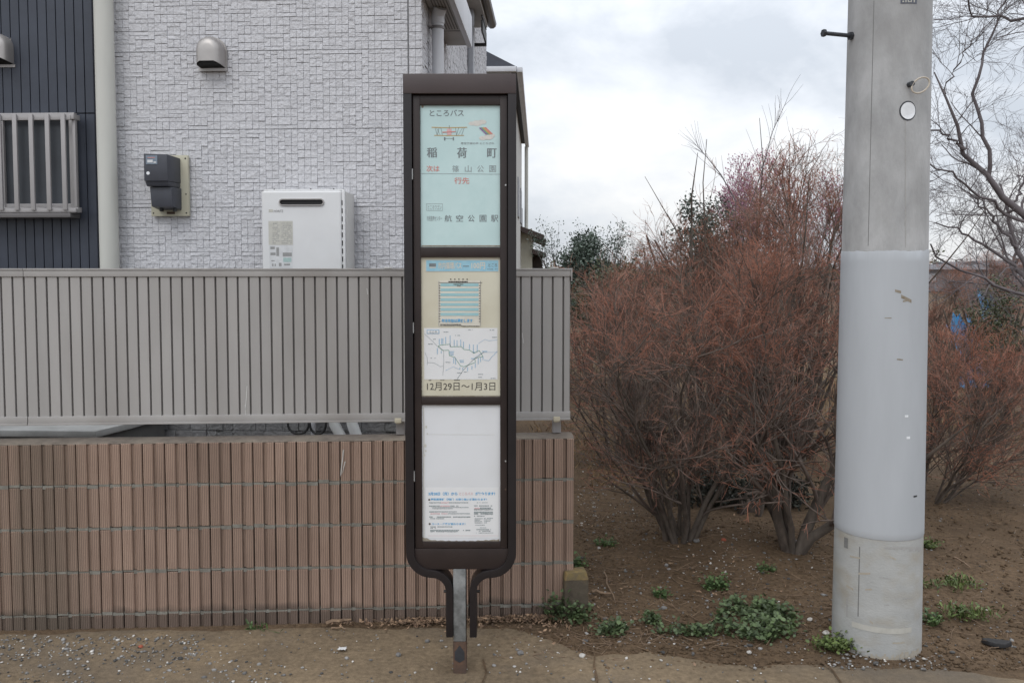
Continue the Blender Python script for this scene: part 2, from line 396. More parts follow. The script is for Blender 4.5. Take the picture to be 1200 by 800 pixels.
def ground_material(name, cols, grain, stain, rough=0.95, bump=0.9):
    m = bpy.data.materials.new(name); m.use_nodes = True
    t = m.node_tree; L = t.links.new; b = t.nodes['Principled BSDF']
    tc = t.nodes.new('ShaderNodeTexCoord')

    def nz(s, d=6, r=0.6):
        n = t.nodes.new('ShaderNodeTexNoise'); n.inputs['Scale'].default_value = s
        n.inputs['Detail'].default_value = d; n.inputs['Roughness'].default_value = r
        L(tc.outputs['Object'], n.inputs['Vector']); return n
    n1 = nz(1.7, 6); ra = t.nodes.new('ShaderNodeValToRGB')
    ra.color_ramp.elements[0].position = 0.38; ra.color_ramp.elements[0].color = (*cols[0], 1)
    ra.color_ramp.elements[1].position = 0.62; ra.color_ramp.elements[1].color = (*cols[1], 1)
    L(n1.outputs['Fac'], ra.inputs['Fac'])
    n2 = nz(38, 8, 0.75); r2 = t.nodes.new('ShaderNodeValToRGB')
    r2.color_ramp.elements[0].position = 0.36; r2.color_ramp.elements[0].color = (grain[0],) * 3 + (1,)
    r2.color_ramp.elements[1].position = 0.68; r2.color_ramp.elements[1].color = (grain[1],) * 3 + (1,)
    L(n2.outputs['Fac'], r2.inputs['Fac'])
    mu = t.nodes.new('ShaderNodeMix'); mu.data_type = 'RGBA'; mu.blend_type = 'MULTIPLY'; mu.inputs[0].default_value = 1
    L(ra.outputs['Color'], mu.inputs[6]); L(r2.outputs['Color'], mu.inputs[7])
    n4 = nz(0.9, 5); r4 = t.nodes.new('ShaderNodeValToRGB')
    r4.color_ramp.elements[0].position = 0.5; r4.color_ramp.elements[0].color = (0, 0, 0, 1)
    r4.color_ramp.elements[1].position = 0.66; r4.color_ramp.elements[1].color = (0.75, 0.75, 0.75, 1)
    L(n4.outputs['Fac'], r4.inputs['Fac'])
    mx = t.nodes.new('ShaderNodeMix'); mx.data_type = 'RGBA'
    L(r4.outputs['Color'], mx.inputs[0]); L(mu.outputs[2], mx.inputs[6]); mx.inputs[7].default_value = (*stain, 1)
    L(mx.outputs[2], b.inputs['Base Color'])
    b.inputs['Roughness'].default_value = rough
    b.inputs['Specular IOR Level'].default_value = 0.25
    n3 = nz(70, 8, 0.7); n5 = nz(14, 4)
    ad = t.nodes.new('ShaderNodeMath'); ad.operation = 'MULTIPLY_ADD'; ad.inputs[1].default_value = 1.6
    L(n5.outputs['Fac'], ad.inputs[0]); L(n3.outputs['Fac'], ad.inputs[2])
    bp = t.nodes.new('ShaderNodeBump'); bp.inputs['Strength'].default_value = bump; bp.inputs['Distance'].default_value = 0.010
    L(ad.outputs[0], bp.inputs['Height']); L(bp.outputs['Normal'], b.inputs['Normal'])
    return m, t, mx, tc


M['soil'], *_ = ground_material('dark_soil', ((0.118, 0.078, 0.046), (0.170, 0.114, 0.069)), (0.5, 1.2), (0.104, 0.070, 0.043))
M['path'], *_ = ground_material('dusty_asphalt', ((0.180, 0.135, 0.088), (0.245, 0.184, 0.118)), (0.64, 1.18), (0.124, 0.104, 0.083), bump=0.6)
M['field'], *_ = ground_material('field_ground', ((0.13, 0.095, 0.06), (0.17, 0.122, 0.076)), (0.7, 1.15), (0.10, 0.08, 0.05))


# ------------------------------------------------------------------ mesh helpers
class MB:
    def __init__(self):
        self.v = []; self.f = []; self.mi = []; self.t = []

    def add(self, vs, fs, mi=0, tint=0.0):
        o = len(self.v)
        self.v.extend([tuple(p) for p in vs])
        for f in fs:
            self.f.append(tuple(i + o for i in f)); self.mi.append(mi); self.t.append(tint)

    def box(self, x0, x1, y0, y1, z0, z1, mi=0, tint=0.0):
        self.add([(x0, y0, z0), (x1, y0, z0), (x1, y1, z0), (x0, y1, z0), (x0, y0, z1), (x1, y0, z1), (x1, y1, z1), (x0, y1, z1)],
                 [(0, 3, 2, 1), (4, 5, 6, 7), (0, 1, 5, 4), (1, 2, 6, 5), (2, 3, 7, 6), (3, 0, 4, 7)], mi, tint)

    def quad(self, x0, x1, z0, z1, y, mi=0):
        self.add([(x0, y, z0), (x1, y, z0), (x1, y, z1), (x0, y, z1)], [(0, 1, 2, 3)], mi)

    def seg(self, p, q, w, y, mi=0):
        """flat stroke of width w in the xz plane at depth y"""
        dx, dz = q[0] - p[0], q[1] - p[1]
        l = math.hypot(dx, dz) or 1e-6
        nx, nz = -dz / l * w / 2, dx / l * w / 2
        self.add([(p[0] - nx, y, p[1] - nz), (q[0] - nx, y, q[1] - nz), (q[0] + nx, y, q[1] + nz), (p[0] + nx, y, p[1] + nz)], [(0, 1, 2, 3)], mi)

    def line(self, pts, w, y, mi=0):
        for a, b in zip(pts, pts[1:]):
            self.seg(a, b, w, y, mi)

    def prism(self, poly, y0, y1, mi=0):
        """polygon in xz (counter-clockwise seen from -y), extruded y0..y1"""
        n = len(poly)
        vs = [(p[0], y0, p[1]) for p in poly] + [(p[0], y1, p[1]) for p in poly]
        fs = [tuple(range(n)), tuple(range(2 * n - 1, n - 1, -1))]
        for i in range(n):
            j = (i + 1) % n
            fs.append((j, i, n + i, n + j))
        self.add(vs, fs, mi)

    def disc(self, cx, cz, rx, rz, y, mi=0, n=18):
        self.add([(cx + rx * math.cos(2 * math.pi * i / n), y, cz + rz * math.sin(2 * math.pi * i / n)) for i in range(n)], [tuple(range(n))], mi)

    def tube(self, pts, rad, n=8, mi=0, caps=True):
        pts = [Vector(p) for p in pts]
        if not hasattr(rad, '__len__'):
            rad = [rad] * len(pts)
        vs = []; fs = []
        prev = None
        for i, p in enumerate(pts):
            a = pts[max(0, i - 1)]; b = pts[min(len(pts) - 1, i + 1)]
            t = (b - a).normalized()
            if prev is None:
                ref = Vector((0, 0, 1)) if abs(t.z) < 0.9 else Vector((1, 0, 0))
                u = t.cross(ref).normalized()
            else:
                u = (prev - t * prev.dot(t)).normalized()
            prev = u
            w = t.cross(u)
            for k in range(n):
                an = 2 * math.pi * k / n
                vs.append(p + (u * math.cos(an) + w * math.sin(an)) * rad[i])
        for i in range(len(pts) - 1):
            for k in range(n):
                k2 = (k + 1) % n
                fs.append((i * n + k, i * n + k2, (i + 1) * n + k2, (i + 1) * n + k))
        if caps:
            fs.append(tuple(range(n - 1, -1, -1)))
            fs.append(tuple((len(pts) - 1) * n + k for k in range(n)))
        self.add(vs, fs, mi)

    def lathe(self, prof, n=32, mi=0, c=(0, 0)):
        vs = []; fs = []
        for r, z in prof:
            for k in range(n):
                a = 2 * math.pi * k / n
                vs.append((c[0] + r * math.cos(a), c[1] + r * math.sin(a), z))
        for i in range(len(prof) - 1):
            for k in range(n):
                k2 = (k + 1) % n
                fs.append((i * n + k, i * n + k2, (i + 1) * n + k2, (i + 1) * n + k))
        self.add(vs, fs, mi)

    def build(self, name, mats, parent=None, bevel=0.0, seg=2, smooth=True, loc=None, angle=35):
        if not isinstance(mats, (list, tuple)):
            mats = [mats]
        me = bpy.data.meshes.new(name)
        me.from_pydata(self.v, [], self.f)
        for m in mats:
            me.materials.append(m)
        me.polygons.foreach_set('material_index', self.mi)
        if any(self.t):
            a = me.attributes.new('tint', 'FLOAT', 'FACE')
            a.data.foreach_set('value', self.t)
        if bevel > 0:
            bm = bmesh.new(); bm.from_mesh(me)
            es = [ed for ed in bm.edges if len(ed.link_faces) == 2 and ed.calc_face_angle(0) > R(30)]
            bmesh.ops.bevel(bm, geom=es, offset=bevel, segments=seg, affect='EDGES', profile=0.6, clamp_overlap=True)
            bm.to_mesh(me); bm.free()
        me.update()
        if smooth:
            me.shade_smooth(); me.set_sharp_from_angle(angle=R(angle))
        o = bpy.data.objects.new(name, me)
        COL.objects.link(o)
        if parent is not None:
            o.parent = parent
        if loc is not None:
            o.location = loc
        return o


def thing(name, label, cat, loc=(0, 0, 0), rz=0.0, group=None):
    o = bpy.data.objects.new(name, None)
    COL.objects.link(o)
    o.location = loc; o.rotation_euler = (0, 0, rz)
    o.empty_display_size = 0.1
    o['label'] = label; o['category'] = cat
    if group:
        o['group'] = group
    return o


def tag(o, label, cat, group=None):
    o['label'] = label; o['category'] = cat
    if group:
        o['group'] = group
    return o


def kind(o, k):
    o['kind'] = k
    return o


def raw_mesh(name, V, F, mats, parent=None, mi=None, tint=None, smooth=False, loc=None):
    """numpy verts (N,3), faces (M,k) -> object"""
    V = np.asarray(V, dtype=np.float32); F = np.asarray(F, dtype=np.int32)
    me = bpy.data.meshes.new(name)
    me.vertices.add(len(V)); me.vertices.foreach_set('co', V.ravel())
    k = F.shape[1]
    me.loops.add(F.size); me.loops.foreach_set('vertex_index', F.ravel())
    me.polygons.add(len(F))
    me.polygons.foreach_set('loop_start', np.arange(0, F.size, k, dtype=np.int32))
    if not isinstance(mats, (list, tuple)):
        mats = [mats]
    for m in mats:
        me.materials.append(m)
    if mi is not None:
        me.polygons.foreach_set('material_index', np.asarray(mi, dtype=np.int32))
    if tint is not None:
        a = me.attributes.new('tint', 'FLOAT', 'FACE')
        a.data.foreach_set('value', np.asarray(tint, dtype=np.float32))
    me.update(calc_edges=True)
    me.validate()
    if smooth:
        me.shade_smooth()
    o = bpy.data.objects.new(name, me)
    COL.objects.link(o)
    if parent is not None:
        o.parent = parent
    if loc is not None:
        o.location = loc
    return o


_glyphs = {}


def glyphs(body, bold=0.0):
    key = (body, bold)
    if key not in _glyphs:
        c = bpy.data.curves.new('lettering', 'FONT')
        c.body = body; c.resolution_u = 3; c.offset = bold
        o = bpy.data.objects.new('lettering', c)
        COL.objects.link(o)
        dg = bpy.context.evaluated_depsgraph_get()
        me = bpy.data.meshes.new_from_object(o.evaluated_get(dg))
        vs = [(v.co.x, v.co.y) for v in me.vertices]
        fs = [tuple(p.vertices) for p in me.polygons]
        bpy.data.objects.remove(o); bpy.data.curves.remove(c); bpy.data.meshes.remove(me)
        _glyphs[key] = (vs, fs)
    return _glyphs[key]


def write(mb, body, x0, z0, x1, z1, y, mi=0, bold=0.0):
    """lettering fitted into a rectangle of the xz plane, facing -y"""
    vs, fs = glyphs(body, bold)
    if not vs:
        return
    ax, bx = min(v[0] for v in vs), max(v[0] for v in vs)
    az, bz = min(v[1] for v in vs), max(v[1] for v in vs)
    mb.add([(x0 + (v[0] - ax) / (bx - ax) * (x1 - x0), y, z0 + (v[1] - az) / (bz - az) * (z1 - z0)) for v in vs], fs, mi)


# ------------------------------------------------------------------ ground and path
wA, wB = gp(0, 738), gp(590, 724)
W_TH = math.atan2(wB.y - wA.y, wB.x - wA.x)


def wall_point(px):
    """where the foot of the block wall crosses photo column px"""
    d = ray(px, 700)
    n = Vector((-math.sin(W_TH), math.cos(W_TH)))
    t = (Vector(wA.xy)).dot(n) / Vector((d.x, d.y)).dot(n)
    return Vector((d.x * t, d.y * t, 0))


WALL = Frame(wall_point(672), W_TH)
WALL_END = WALL.o.copy()


def hgt(x, y):
    """soil relief"""
    h = 0.0
    if y > 3.4:
        k = min(1, max(0, (y - 3.7) / 1.0)) * min(1, max(0, (x - 0.25) / 0.4))
        h += 0.022 * noise.noise((x * 1.3, y * 1.3, 0.3)) * k + 0.012 * noise.noise((x * 5, y * 5, 1.7)) * k + 0.006 * noise.noise((x * 17, y * 17, 4.1)) * k
        h += 0.05 * math.exp(-((x - 1.0) ** 2 / 0.35 + (y - 5.15) ** 2 / 0.25)) + 0.05 * math.exp(-((x - 1.62) ** 2 / 0.3 + (y - 5.05) ** 2 / 0.25))
    h += (0.0045 * noise.noise((x * 11, y * 11, 2.1)) + 0.003 * noise.noise((x * 4.3, y * 4.3, 6.1))) if x > 0.0 else 0.0
    return h - 0.004


nx, ny = 330, 300
xs = np.linspace(-5, 8, nx); ys = np.linspace(-0.5, 12.5, ny)
gv = []
for j, y in enumerate(ys):
    for i, x in enumerate(xs):
        ed = (i in (0, nx - 1) or j in (0, ny - 1))
        gv.append((x, y, -0.06 if ed else hgt(x, y)))
gf = [(j * nx + i, j * nx + i + 1, (j + 1) * nx + i + 1, (j + 1) * nx + i) for j in range(ny - 1) for i in range(nx - 1)]
kind(raw_mesh('soil_ground', gv, gf, M['soil'], smooth=True), 'structure')

mb = MB()
mb.add([(-600, -60, -0.035), (600, -60, -0.035), (600, 1200, -0.035), (-600, 1200, -0.035)], [(0, 1, 2, 3)])
kind(mb.build('field_ground', M['field'], smooth=False), 'structure')

# dusty asphalt path along the wall; ragged edge where the soil creeps over it
edge = [(-4.9, None)]
ep = [(-200, 745), (0, 737), (300, 731), (600, 730), (640, 742), (690, 763), (760, 757), (830, 769), (900, 775), (960, 773), (1090, 776), (1150, 783), (1230, 792), (1400, 806)]
el = [gp(px, py) for px, py in ep]
ptsx = np.linspace(-4.6, 4.2, 260)
exs = [p.x for p in el]; eys = [p.y for p in el]
pv = []; pf = []
NR = 40
for i, x in enumerate(ptsx):
    ye = float(np.interp(x, exs, eys)) + 0.035 * noise.noise((x * 4, 2.2, 0)) + 0.018 * noise.noise((x * 15, 7.2, 0))
    for j in range(NR):
        y = 0.6 + (ye - 0.6) * j / (NR - 1)
        z = 0.004 + 0.004 * noise.noise((x * 2, y * 2, 9)) + 0.0015 * noise.noise((x * 12, y * 12, 3))
        z += -0.018 * max(0.0, 1 - (ye - y) / 0.09) ** 1.2 if x > 0.1 else (-0.016 if j == NR - 1 else 0)
        pv.append((x, y, z))
for i in range(len(ptsx) - 1):
    for j in range(NR - 1):
        a = i * NR + j
        pf.append((a, a + NR, a + NR + 1, a + 1))
kind(raw_mesh('dusty_path', pv, pf, M['path'], smooth=True), 'structure')
mb = MB()
for pts in ([(693, 757), (697, 770), (696, 782), (700, 800), (702, 830)], [(958, 775), (975, 787), (986, 803), (1000, 830)], [(566, 775), (570, 790), (564, 806), (566, 830)]):
    pp = [gp(a, b) for a, b in pts]
    for a, b in zip(pp, pp[1:]):
        d = (b - a).normalized(); s = Vector((-d.y, d.x, 0)) * random.uniform(0.003, 0.006)
        mb.add([(a - s) + Vector((0, 0, 0.0115)), (a + s) + Vector((0, 0, 0.0115)), (b + s) + Vector((0, 0, 0.0115)), (b - s) + Vector((0, 0, 0.0115))], [(0, 1, 2, 3)])
kind(mb.build('path_crack', M['soil'], smooth=False), 'structure')

# ------------------------------------------------------------------ block wall
wt_ = thing('block_wall', 'low brown ribbed concrete block wall with grey mortar lines under the slatted fence', 'wall', WALL.o, W_TH)
WL = 3.6                                       # runs out of the picture to the left
rows = [(-0.13, 0.058), (0.066, 0.256), (0.266, 0.456), (0.466, 0.656), (0.666, 0.852)]
mb = MB()
rib = 0.0497
for r, (z0, z1) in enumerate(rows):
    n = int(WL / rib)
    for i in range(n):
        x1 = -i * rib - 0.001
        blk = i // 8
        rg = random.Random(r * 1000 + blk)
        bt = rg.uniform(-0.6, 0.6) + random.uniform(-0.75, 0.75)
        by = rg.uniform(-0.0015, 0.0015)
        wide = (i % 2 == 0)
        w = rib - (0.016 if wide else 0.006)
        jl = random.uniform(-0.0008, 0.0008)
        dz = random.uniform(-0.002, 0.002)
        # shallow tread beside the wide gap
        zt = z1 + dz
        mb.box(x1 - w + jl, x1 + jl, by, 0.03, z0 + random.uniform(-0.001, 0.002), zt, 0, bt)
        g = rib - w
        mb.box(x1 - rib + 0.0004, x1 - w - 0.0004, by + (0.009 if wide else 0.016), 0.031, z0 + 0.001, z1 - 0.001, 0, bt - 0.9)
mb.build('block_courses', M['block'], wt_, bevel=0.0016, seg=1, smooth=False)
mb = MB()
mb.box(-WL, -0.001, 0.022, 0.118, -0.13, 0.8515)
for (a, b) in zip(rows, rows[1:]):             # mortar that follows the ribs in and out
    n = int(WL / rib)
    for i in range(n):
        x1 = -i * rib
        wide = i % 2 == 0
        w = rib - (0.016 if wide else 0.006)
        zz = 0.0035 * math.sin(i * math.pi) + (0.003 if i % 2 else -0.003) + random.uniform(-0.002, 0.002) + 0.003 * noise.noise((i * 0.3, b[0] * 9, 0))
        mb.box(x1 - w - 0.001, x1 - 0.001, 0.0012 + random.uniform(-0.0015, 0.002), 0.026, a[1] - 0.003 + zz, b[0] + 0.0035 + zz)
        mb.box(x1 - rib - 0.0008, x1 - w - 0.0012, 0.0062 if wide else 0.010, 0.026, a[1] - 0.0045 + zz, b[0] + 0.002 + zz)
mb.build('mortar_core', M['mortar'], wt_, smooth=False)
mb = MB()
n = 80
for i in range(n):
    xa, xb = -WL + WL * i / n, -WL + WL * (i + 1) / n
    pass
cv = []; cf = []
nq = 260
for i in range(nq + 1):                        # one uneven skim of mortar along the top
    x_ = -WL + WL * i / nq
    w1 = 0.004 * noise.noise((x_ * 9, 1, 0)) + 0.002 * noise.noise((x_ * 40, 4, 0))
    cv += [(x_, 0.004 + w1, 0.8525), (x_, 0.009 + w1, 0.858 + w1 * 0.6), (x_, 0.06, 0.864 + w1), (x_, 0.119, 0.862), (x_, 0.119, 0.8525)]
for i in range(nq):
    for k in range(4):
        a = i * 5 + k
        cf.append((a, a + 5, a + 6, a + 1))
cf.append((4, 3, 2, 1, 0)); cf.append(tuple(nq * 5 + k for k in range(5)))
mb.add(cv, [tuple(reversed(f)) for f in cf])
mb.build('mortar_capping', M['capping'], wt_)
mb = MB()
for x, z0, z1, w in ((-1.085, 0.69, 0.815, 0.006), (-1.078, 0.70, 0.76, 0.004)):
    mb.add([(x - w, -0.0045, z0), (x, -0.0045, z0 + .01), (x + 0.014, -0.0045, z1), (x + 0.008, -0.0045, z1)], [(0, 1, 2, 3)])
mb.build('white_scratch', M['stone_white'], wt_, smooth=False)

# ------------------------------------------------------------------ fence on the wall
FY = 0.045                                     # front of the fence behind the wall face
fo = WALL.o + WALL.ey * FY
FEN = Frame(fo, W_TH)
fe = thing('slatted_fence', 'taupe aluminium fence of close vertical slats standing on the brown block wall', 'fence', (fo.x, fo.y, 0.866), W_TH)
fz = 0.866
z_top = FEN.hit(400, 314.5)[1] - fz
z_cap = FEN.hit(400, 324)[1] - fz
z_sb = FEN.hit(200, 486.5)[1] - fz
z_bl = FEN.hit(200, 494.0)[1] - fz
z_bot = FEN.hit(200, 496.5)[1] - fz
x_end = FEN.hit(668.5, 400)[0]
x_seam = FEN.hit(30, 400)[0]
mb = MB()
mb.box(x_end - 3.6, x_end, 0.014, 0.02, z_bl, z_cap)
mb.build('back_panel', M['fence_back'], fe, smooth=False)
mb = MB()
pitch = 0.0503
i = 0
x = x_end - 0.004
first = True
while x > x_end - 3.55:
    w = 0.026 if first else pitch - 0.0085
    first = False
    if x - w < x_seam < x:
        mb.box(x_seam + 0.002, x, 0.001, 0.014, z_bl, z_cap, 0, random.uniform(-1, 1))
        mb.box(x - w, x_seam - 0.002, 0.001, 0.014, z_bl, z_cap, 0, random.uniform(-1, 1))
    else:
        mb.box(x - w, x, 0.001 + random.uniform(-.0005, .0005), 0.014, z_bl, z_cap, 0, random.uniform(-1, 1))
    x -= w + 0.0085
mb.build('slat_panel', M['fence'], fe, bevel=0.0012, seg=1)
mb = MB()
mb.box(x_seam + 0.001, x_end + 0.001, -0.004, 0.032, z_cap, z_top - 0.008)
mb.box(x_seam + 0.001, x_end + 0.001, -0.008, 0.036, z_top - 0.0078, z_top)
mb.box(x_end - 3.6, x_seam - 0.001, -0.004, 0.032, z_cap, z_top - 0.008)
mb.box(x_end - 3.6, x_seam - 0.001, -0.008, 0.036, z_top - 0.0078, z_top)
mb.build('top_rail', M['fence'], fe, bevel=0.0015)
mb = MB()
for xa, xb in ((x_seam + 0.002, x_end), (x_end - 3.6, x_seam - 0.002)):
    mb.box(xa, xb, -0.003, 0.03, z_bl + 0.0005, z_sb)
    mb.box(xa, xb, -0.007, 0.034, z_bot, z_bl)
mb.build('bottom_rail', M['fence'], fe, bevel=0.0015)
mb = MB()
mb.box(x_end + 0.0012, x_end + 0.007, -0.009, 0.037, z_top - 0.06, z_top + 0.001)
mb.build('end_cap', M['fence'], fe, bevel=0.0015)
for px, pyt in ((467, 493), (652.5, 490.5)):
    mb = MB()
    xc = FEN.hit(px, pyt)[0]
    mb.box(xc - 0.015, xc + 0.025, 0.036, 0.07, 0.0, z_top - 0.05)
    po = mb.build('post', M['alu'], fe, bevel=0.002)
    mb = MB()
    mb.box(xc - 0.017, xc + 0.014, -0.014, -0.0075, z_bot - 0.004, z_bl + 0.008)
    mb.box(xc - 0.012, xc + 0.009, -0.0072, 0.0355, z_bot - 0.010, z_bot - 0.0005)
    mb.build('bracket_clip', M['clip'], po, bevel=0.0015)
mb = MB()
for pts in ([(289.5, 452), (288.6, 466), (287.4, 480)], [(287.2, 474), (287.6, 486)], [(430, 338), (431, 345)], [(612, 390), (613.5, 402)]):
    q_ = [FEN.hit(a_, b_, 0.0) for a_, b_ in pts]
    mb.line([(a_, b_ - fz) for a_, b_ in q_], 0.0028, -0.0003)
mb.build('scratch', M['clip_white'], fe, smooth=False)
for px in (455, 650):
    xc = FEN.hit(px, 313)[0]
    mb = MB(); mb.box(xc - 0.017, xc + 0.017, -0.011, 0.02, z_top + 0.0005, z_top + 0.006)
    mb.build('top_clip', M['clip_white'], fe, bevel=0.001)

# ------------------------------------------------------------------ grey house
c0 = at(497, 315, 5.02)
H_TH = -0.05
HOU = Frame((c0.x, c0.y, 0), H_TH)
ho = thing('grey_house', 'two storey house clad in pale grey stone pattern panels with a navy corrugated corner', 'house', (c0.x, c0.y, 0), H_TH)
HH = 5.9
xb = HOU.hit(111, 155, -0.016)[0]              # edge of the navy siding
HL, HD = 4.6, 4.72
mb = MB()
mb.box(-HL, -0.012, 0.012, HD - 0.01, 0.0, HH)
core = mb.build('wall', M['siding_back'], ho, smooth=False)


def ashlar(w, h, seed):
    """random squares and strips like embossed siding: list of (x0,z0,x1,z1) filling w x h cells"""
    rg = random.Random(seed)
    used = [[False] * w for _ in range(h)]
    out = []
    shapes = [(1, 2), (1, 2), (1, 2), (1, 2), (1, 2), (1, 2), (1, 2), (2, 2), (3, 1), (2, 1)]
    for z in range(h):
        for x in range(w):
            if used[z][x]:
                continue
            rg.shuffle(shapes)
            for (a, b) in shapes + [(1, 1)]:
                if x + a <= w and z + b <= h and not any(used[z + j][x + i] for i in range(a) for j in range(b)):
                    break
            for i in range(a):
                for j in range(b):
                    used[z + j][x + i] = True
            out.append((x, z, x + a, z + b))
    return out


CW, CH = 0.0385, 0.0240
PANEL_ROWS = 19
z_joint = HOU.hit(478, 57, 0)[1]


def siding(wall_len, seed):
    """returns boxes (u0,u1,z0,z1,relief) for a wall of that length, courses of panels from the joint height"""
    out = []
    ph = CH * PANEL_ROWS
    z = z_joint - ph * math.ceil(z_joint / ph)
    k = 0
    ncol = int(wall_len / CW)
    while z < HH - 0.05:
        for (a, b, c, d) in ashlar(ncol, PANEL_ROWS, seed + k):
            z0, z1 = z + b * CH, z + d * CH
            if z0 < 0.80 or z1 > HH:
                continue
            g = 0.0002
            out.append((a * CW + g, c * CW - g, z0 + g + (0.0026 if b == 0 else 0.0012), z1 - g, random.choice((0.004, 0.0045, 0.005, 0.0055, 0.0065)) + random.uniform(-0.0006, 0.0006)))
        z += ph; k += 1
    return out


def tile_boxes(mb, boxes, to3):
    for (u0, u1, z0, z1, d) in boxes:
        s = [random.uniform(-0.002, 0.002) for _ in range(4)]
        ch = 0.0009
        pts = []
        for q, (u, z) in enumerate(((u0, z0), (u1, z0), (u1, z1), (u0, z1))):
            pts.append(to3(u, 0.0, z))
        for q, (u, z) in enumerate(((u0 + ch, z0), (u1 - ch, z0), (u1 - ch, z1 - ch * 2.5), (u0 + ch, z1 - ch * 2.5))):
            pts.append(to3(u, max(0.0025, d + s[q]), z))
        mb.add(pts, [(4, 5, 6, 7), (0, 1, 5, 4), (1, 2, 6, 5), (2, 3, 7, 6), (3, 0, 4, 7)], 0, random.uniform(-1, 1))


# lower wall stones; shade behind the fence is put into their dark grey
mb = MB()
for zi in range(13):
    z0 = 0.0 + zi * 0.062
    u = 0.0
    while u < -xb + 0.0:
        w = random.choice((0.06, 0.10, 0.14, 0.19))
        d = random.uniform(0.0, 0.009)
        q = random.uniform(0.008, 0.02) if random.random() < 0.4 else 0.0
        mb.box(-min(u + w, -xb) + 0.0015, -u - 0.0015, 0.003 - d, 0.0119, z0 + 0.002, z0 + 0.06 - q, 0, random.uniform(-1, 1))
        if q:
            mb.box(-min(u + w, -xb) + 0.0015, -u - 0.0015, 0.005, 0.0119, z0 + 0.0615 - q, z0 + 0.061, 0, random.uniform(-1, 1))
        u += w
mb.build('shaded_foot', M['shaded_foot'], ho, bevel=0.001, seg=1, smooth=False)
xj = HOU.hit(478, 40, 0)[0]                    # vertical panel joint near the corner
mb = MB()
wlen = -(xb) + xj
bx = siding(wlen, 31)
tile_boxes(mb, bx, lambda u, d, z: (xj - 0.003 - u, 0.011 - d, z))
# flip faces: u runs to the left, so reverse winding
mb.f = [tuple(reversed(f)) for f in mb.f]
bx = siding(-xj + 0.0, 77)
o2 = MB(); tile_boxes(o2, bx, lambda u, d, z: (xj + 0.004 + u, 0.011 - d, z))
mb.add(o2.v, o2.f, 0)
mb.t[-len(o2.f):] = o2.t
mb.build('stone_pattern_siding', M['siding'], ho, smooth=False)
mb = MB()
bx = siding(HD, 131)
tile_boxes(mb, bx, lambda u, d, z: (-0.011 + d, u, z))
mb.build('side_siding', M['siding'], ho, smooth=False)
mb = MB()
mb.box(xj - 0.0025, xj + 0.0028, 0.006, 0.0118, 0.05, HH)
zz = z_joint
while zz > 0.6:
    mb.box(xb, -0.0125, 0.0102, 0.0119, zz - 0.0002, zz + 0.0028)
    zz -= CH * PANEL_ROWS * 1.0
mb.build('joint_seal', M['joint'], ho, smooth=False)

# navy siding
mb = MB()
mb.box(-HL, xb, -0.004, 0.0115, 0.25, HH, 1)
z_hj = HOU.hit(95, 133, -0.016)[1]
x = xb
k = 0
while x > -HL:
    w = 0.0555
    for (za, zb2) in ((0.25, z_hj - 0.003), (z_hj + 0.003, HH)):
        mb.box(x - w + 0.0045, x - 0.0002, -0.016, -0.0042, za, zb2, 0, random.uniform(-1, 1))
    x -= w; k += 1
mb.build('navy_siding', [M['blue_siding'], M['blue_groove']], ho, bevel=0.0015, seg=1)

# window with grille
Yw = -0.02
x1, zt = HOU.hit(90, 133, Yw); _, zb_ = HOU.hit(90, 250, Yw)
x0 = x1 - 0.92
mb = MB()
fw = 0.035
mb.box(x0, x1, -0.05, -0.0165, zt - fw, zt)
mb.box(x0, x1, -0.055, -0.0165, zb_, zb_ + fw)
mb.box(x1 - fw, x1, -0.05, -0.0165, zb_ + fw, zt - fw)
mb.box(x0, x0 + fw, -0.05, -0.0165, zb_ + fw, zt - fw)
mb.box(x0 + 0.44, x0 + 0.48, -0.04, -0.0168, zb_ + fw, zt - fw)
mb.box(x0 + 0.036, x1 - 0.036, -0.034, -0.0166, zb_ + fw, zb_ + fw + 0.022)
win = mb.build('window', M['alu'], ho, bevel=0.003)
mb = MB(); mb.box(x0 + fw, x1 - fw, -0.0215, -0.0164, zb_ + fw + 0.0005, zt - fw - 0.0005)
mb.build('pane', M['glass_dark'], win, smooth=False)
mb = MB()
yf = -0.12
xr = HOU.hit(84, 190, yf)[0]
mb.box(x0, xr, yf - 0.004, yf + 0.018, zt - 0.055, zt - 0.028)
mb.box(x0, xr + 0.02, yf - 0.006, yf + 0.02, zb_ + 0.0, zb_ + 0.022)
mb.box(xr - 0.012, xr + 0.018, yf, -0.051, zt - 0.05, zt - 0.02)
mb.box(xr - 0.012, xr + 0.018, yf + 0.021, -0.056, zb_ + 0.001, zb_ + 0.03)
mb.box(xr - 0.004, xr + 0.014, yf + 0.0185, yf + 0.04, zb_ + 0.0305, zt - 0.0505)
for px in (-36, -17, 1.5, 20, 39, 58, 76.5):
    xc = HOU.hit(px, 190, yf)[0]
    mb.box(xc - 0.0125, xc + 0.0125, yf - 0.018, yf - 0.0045, zb_ + 0.012, zt - 0.022)
mb.build('window_grille', M['alu'], win, bevel=0.002)
mb = MB()
mb.box(x0 - 0.01, x1 + 0.004, yf - 0.004, -0.017, zb_ - 0.03, zb_ - 0.004)
mb.build('window_sill', M['alu_dark'], win, bevel=0.003)

# downpipe on the front
pc = HOU.hit(125, 160, -0.075)[0]
mb = MB()
mb.tube([(pc, -0.075, z) for z in (0.05, 1.2, 2.4, 3.6, HH - 0.2)], 0.054, 20)
dp = mb.build('downpipe', M['pipe'], ho)
mb = MB()
for z in (1.0, 3.55):
    mb = MB()
    mb.box(pc - 0.058, pc + 0.058, -0.132, 0.0, z, z + 0.02)
    mb.build('pipe_bracket', M['alu'], dp, bevel=0.003)


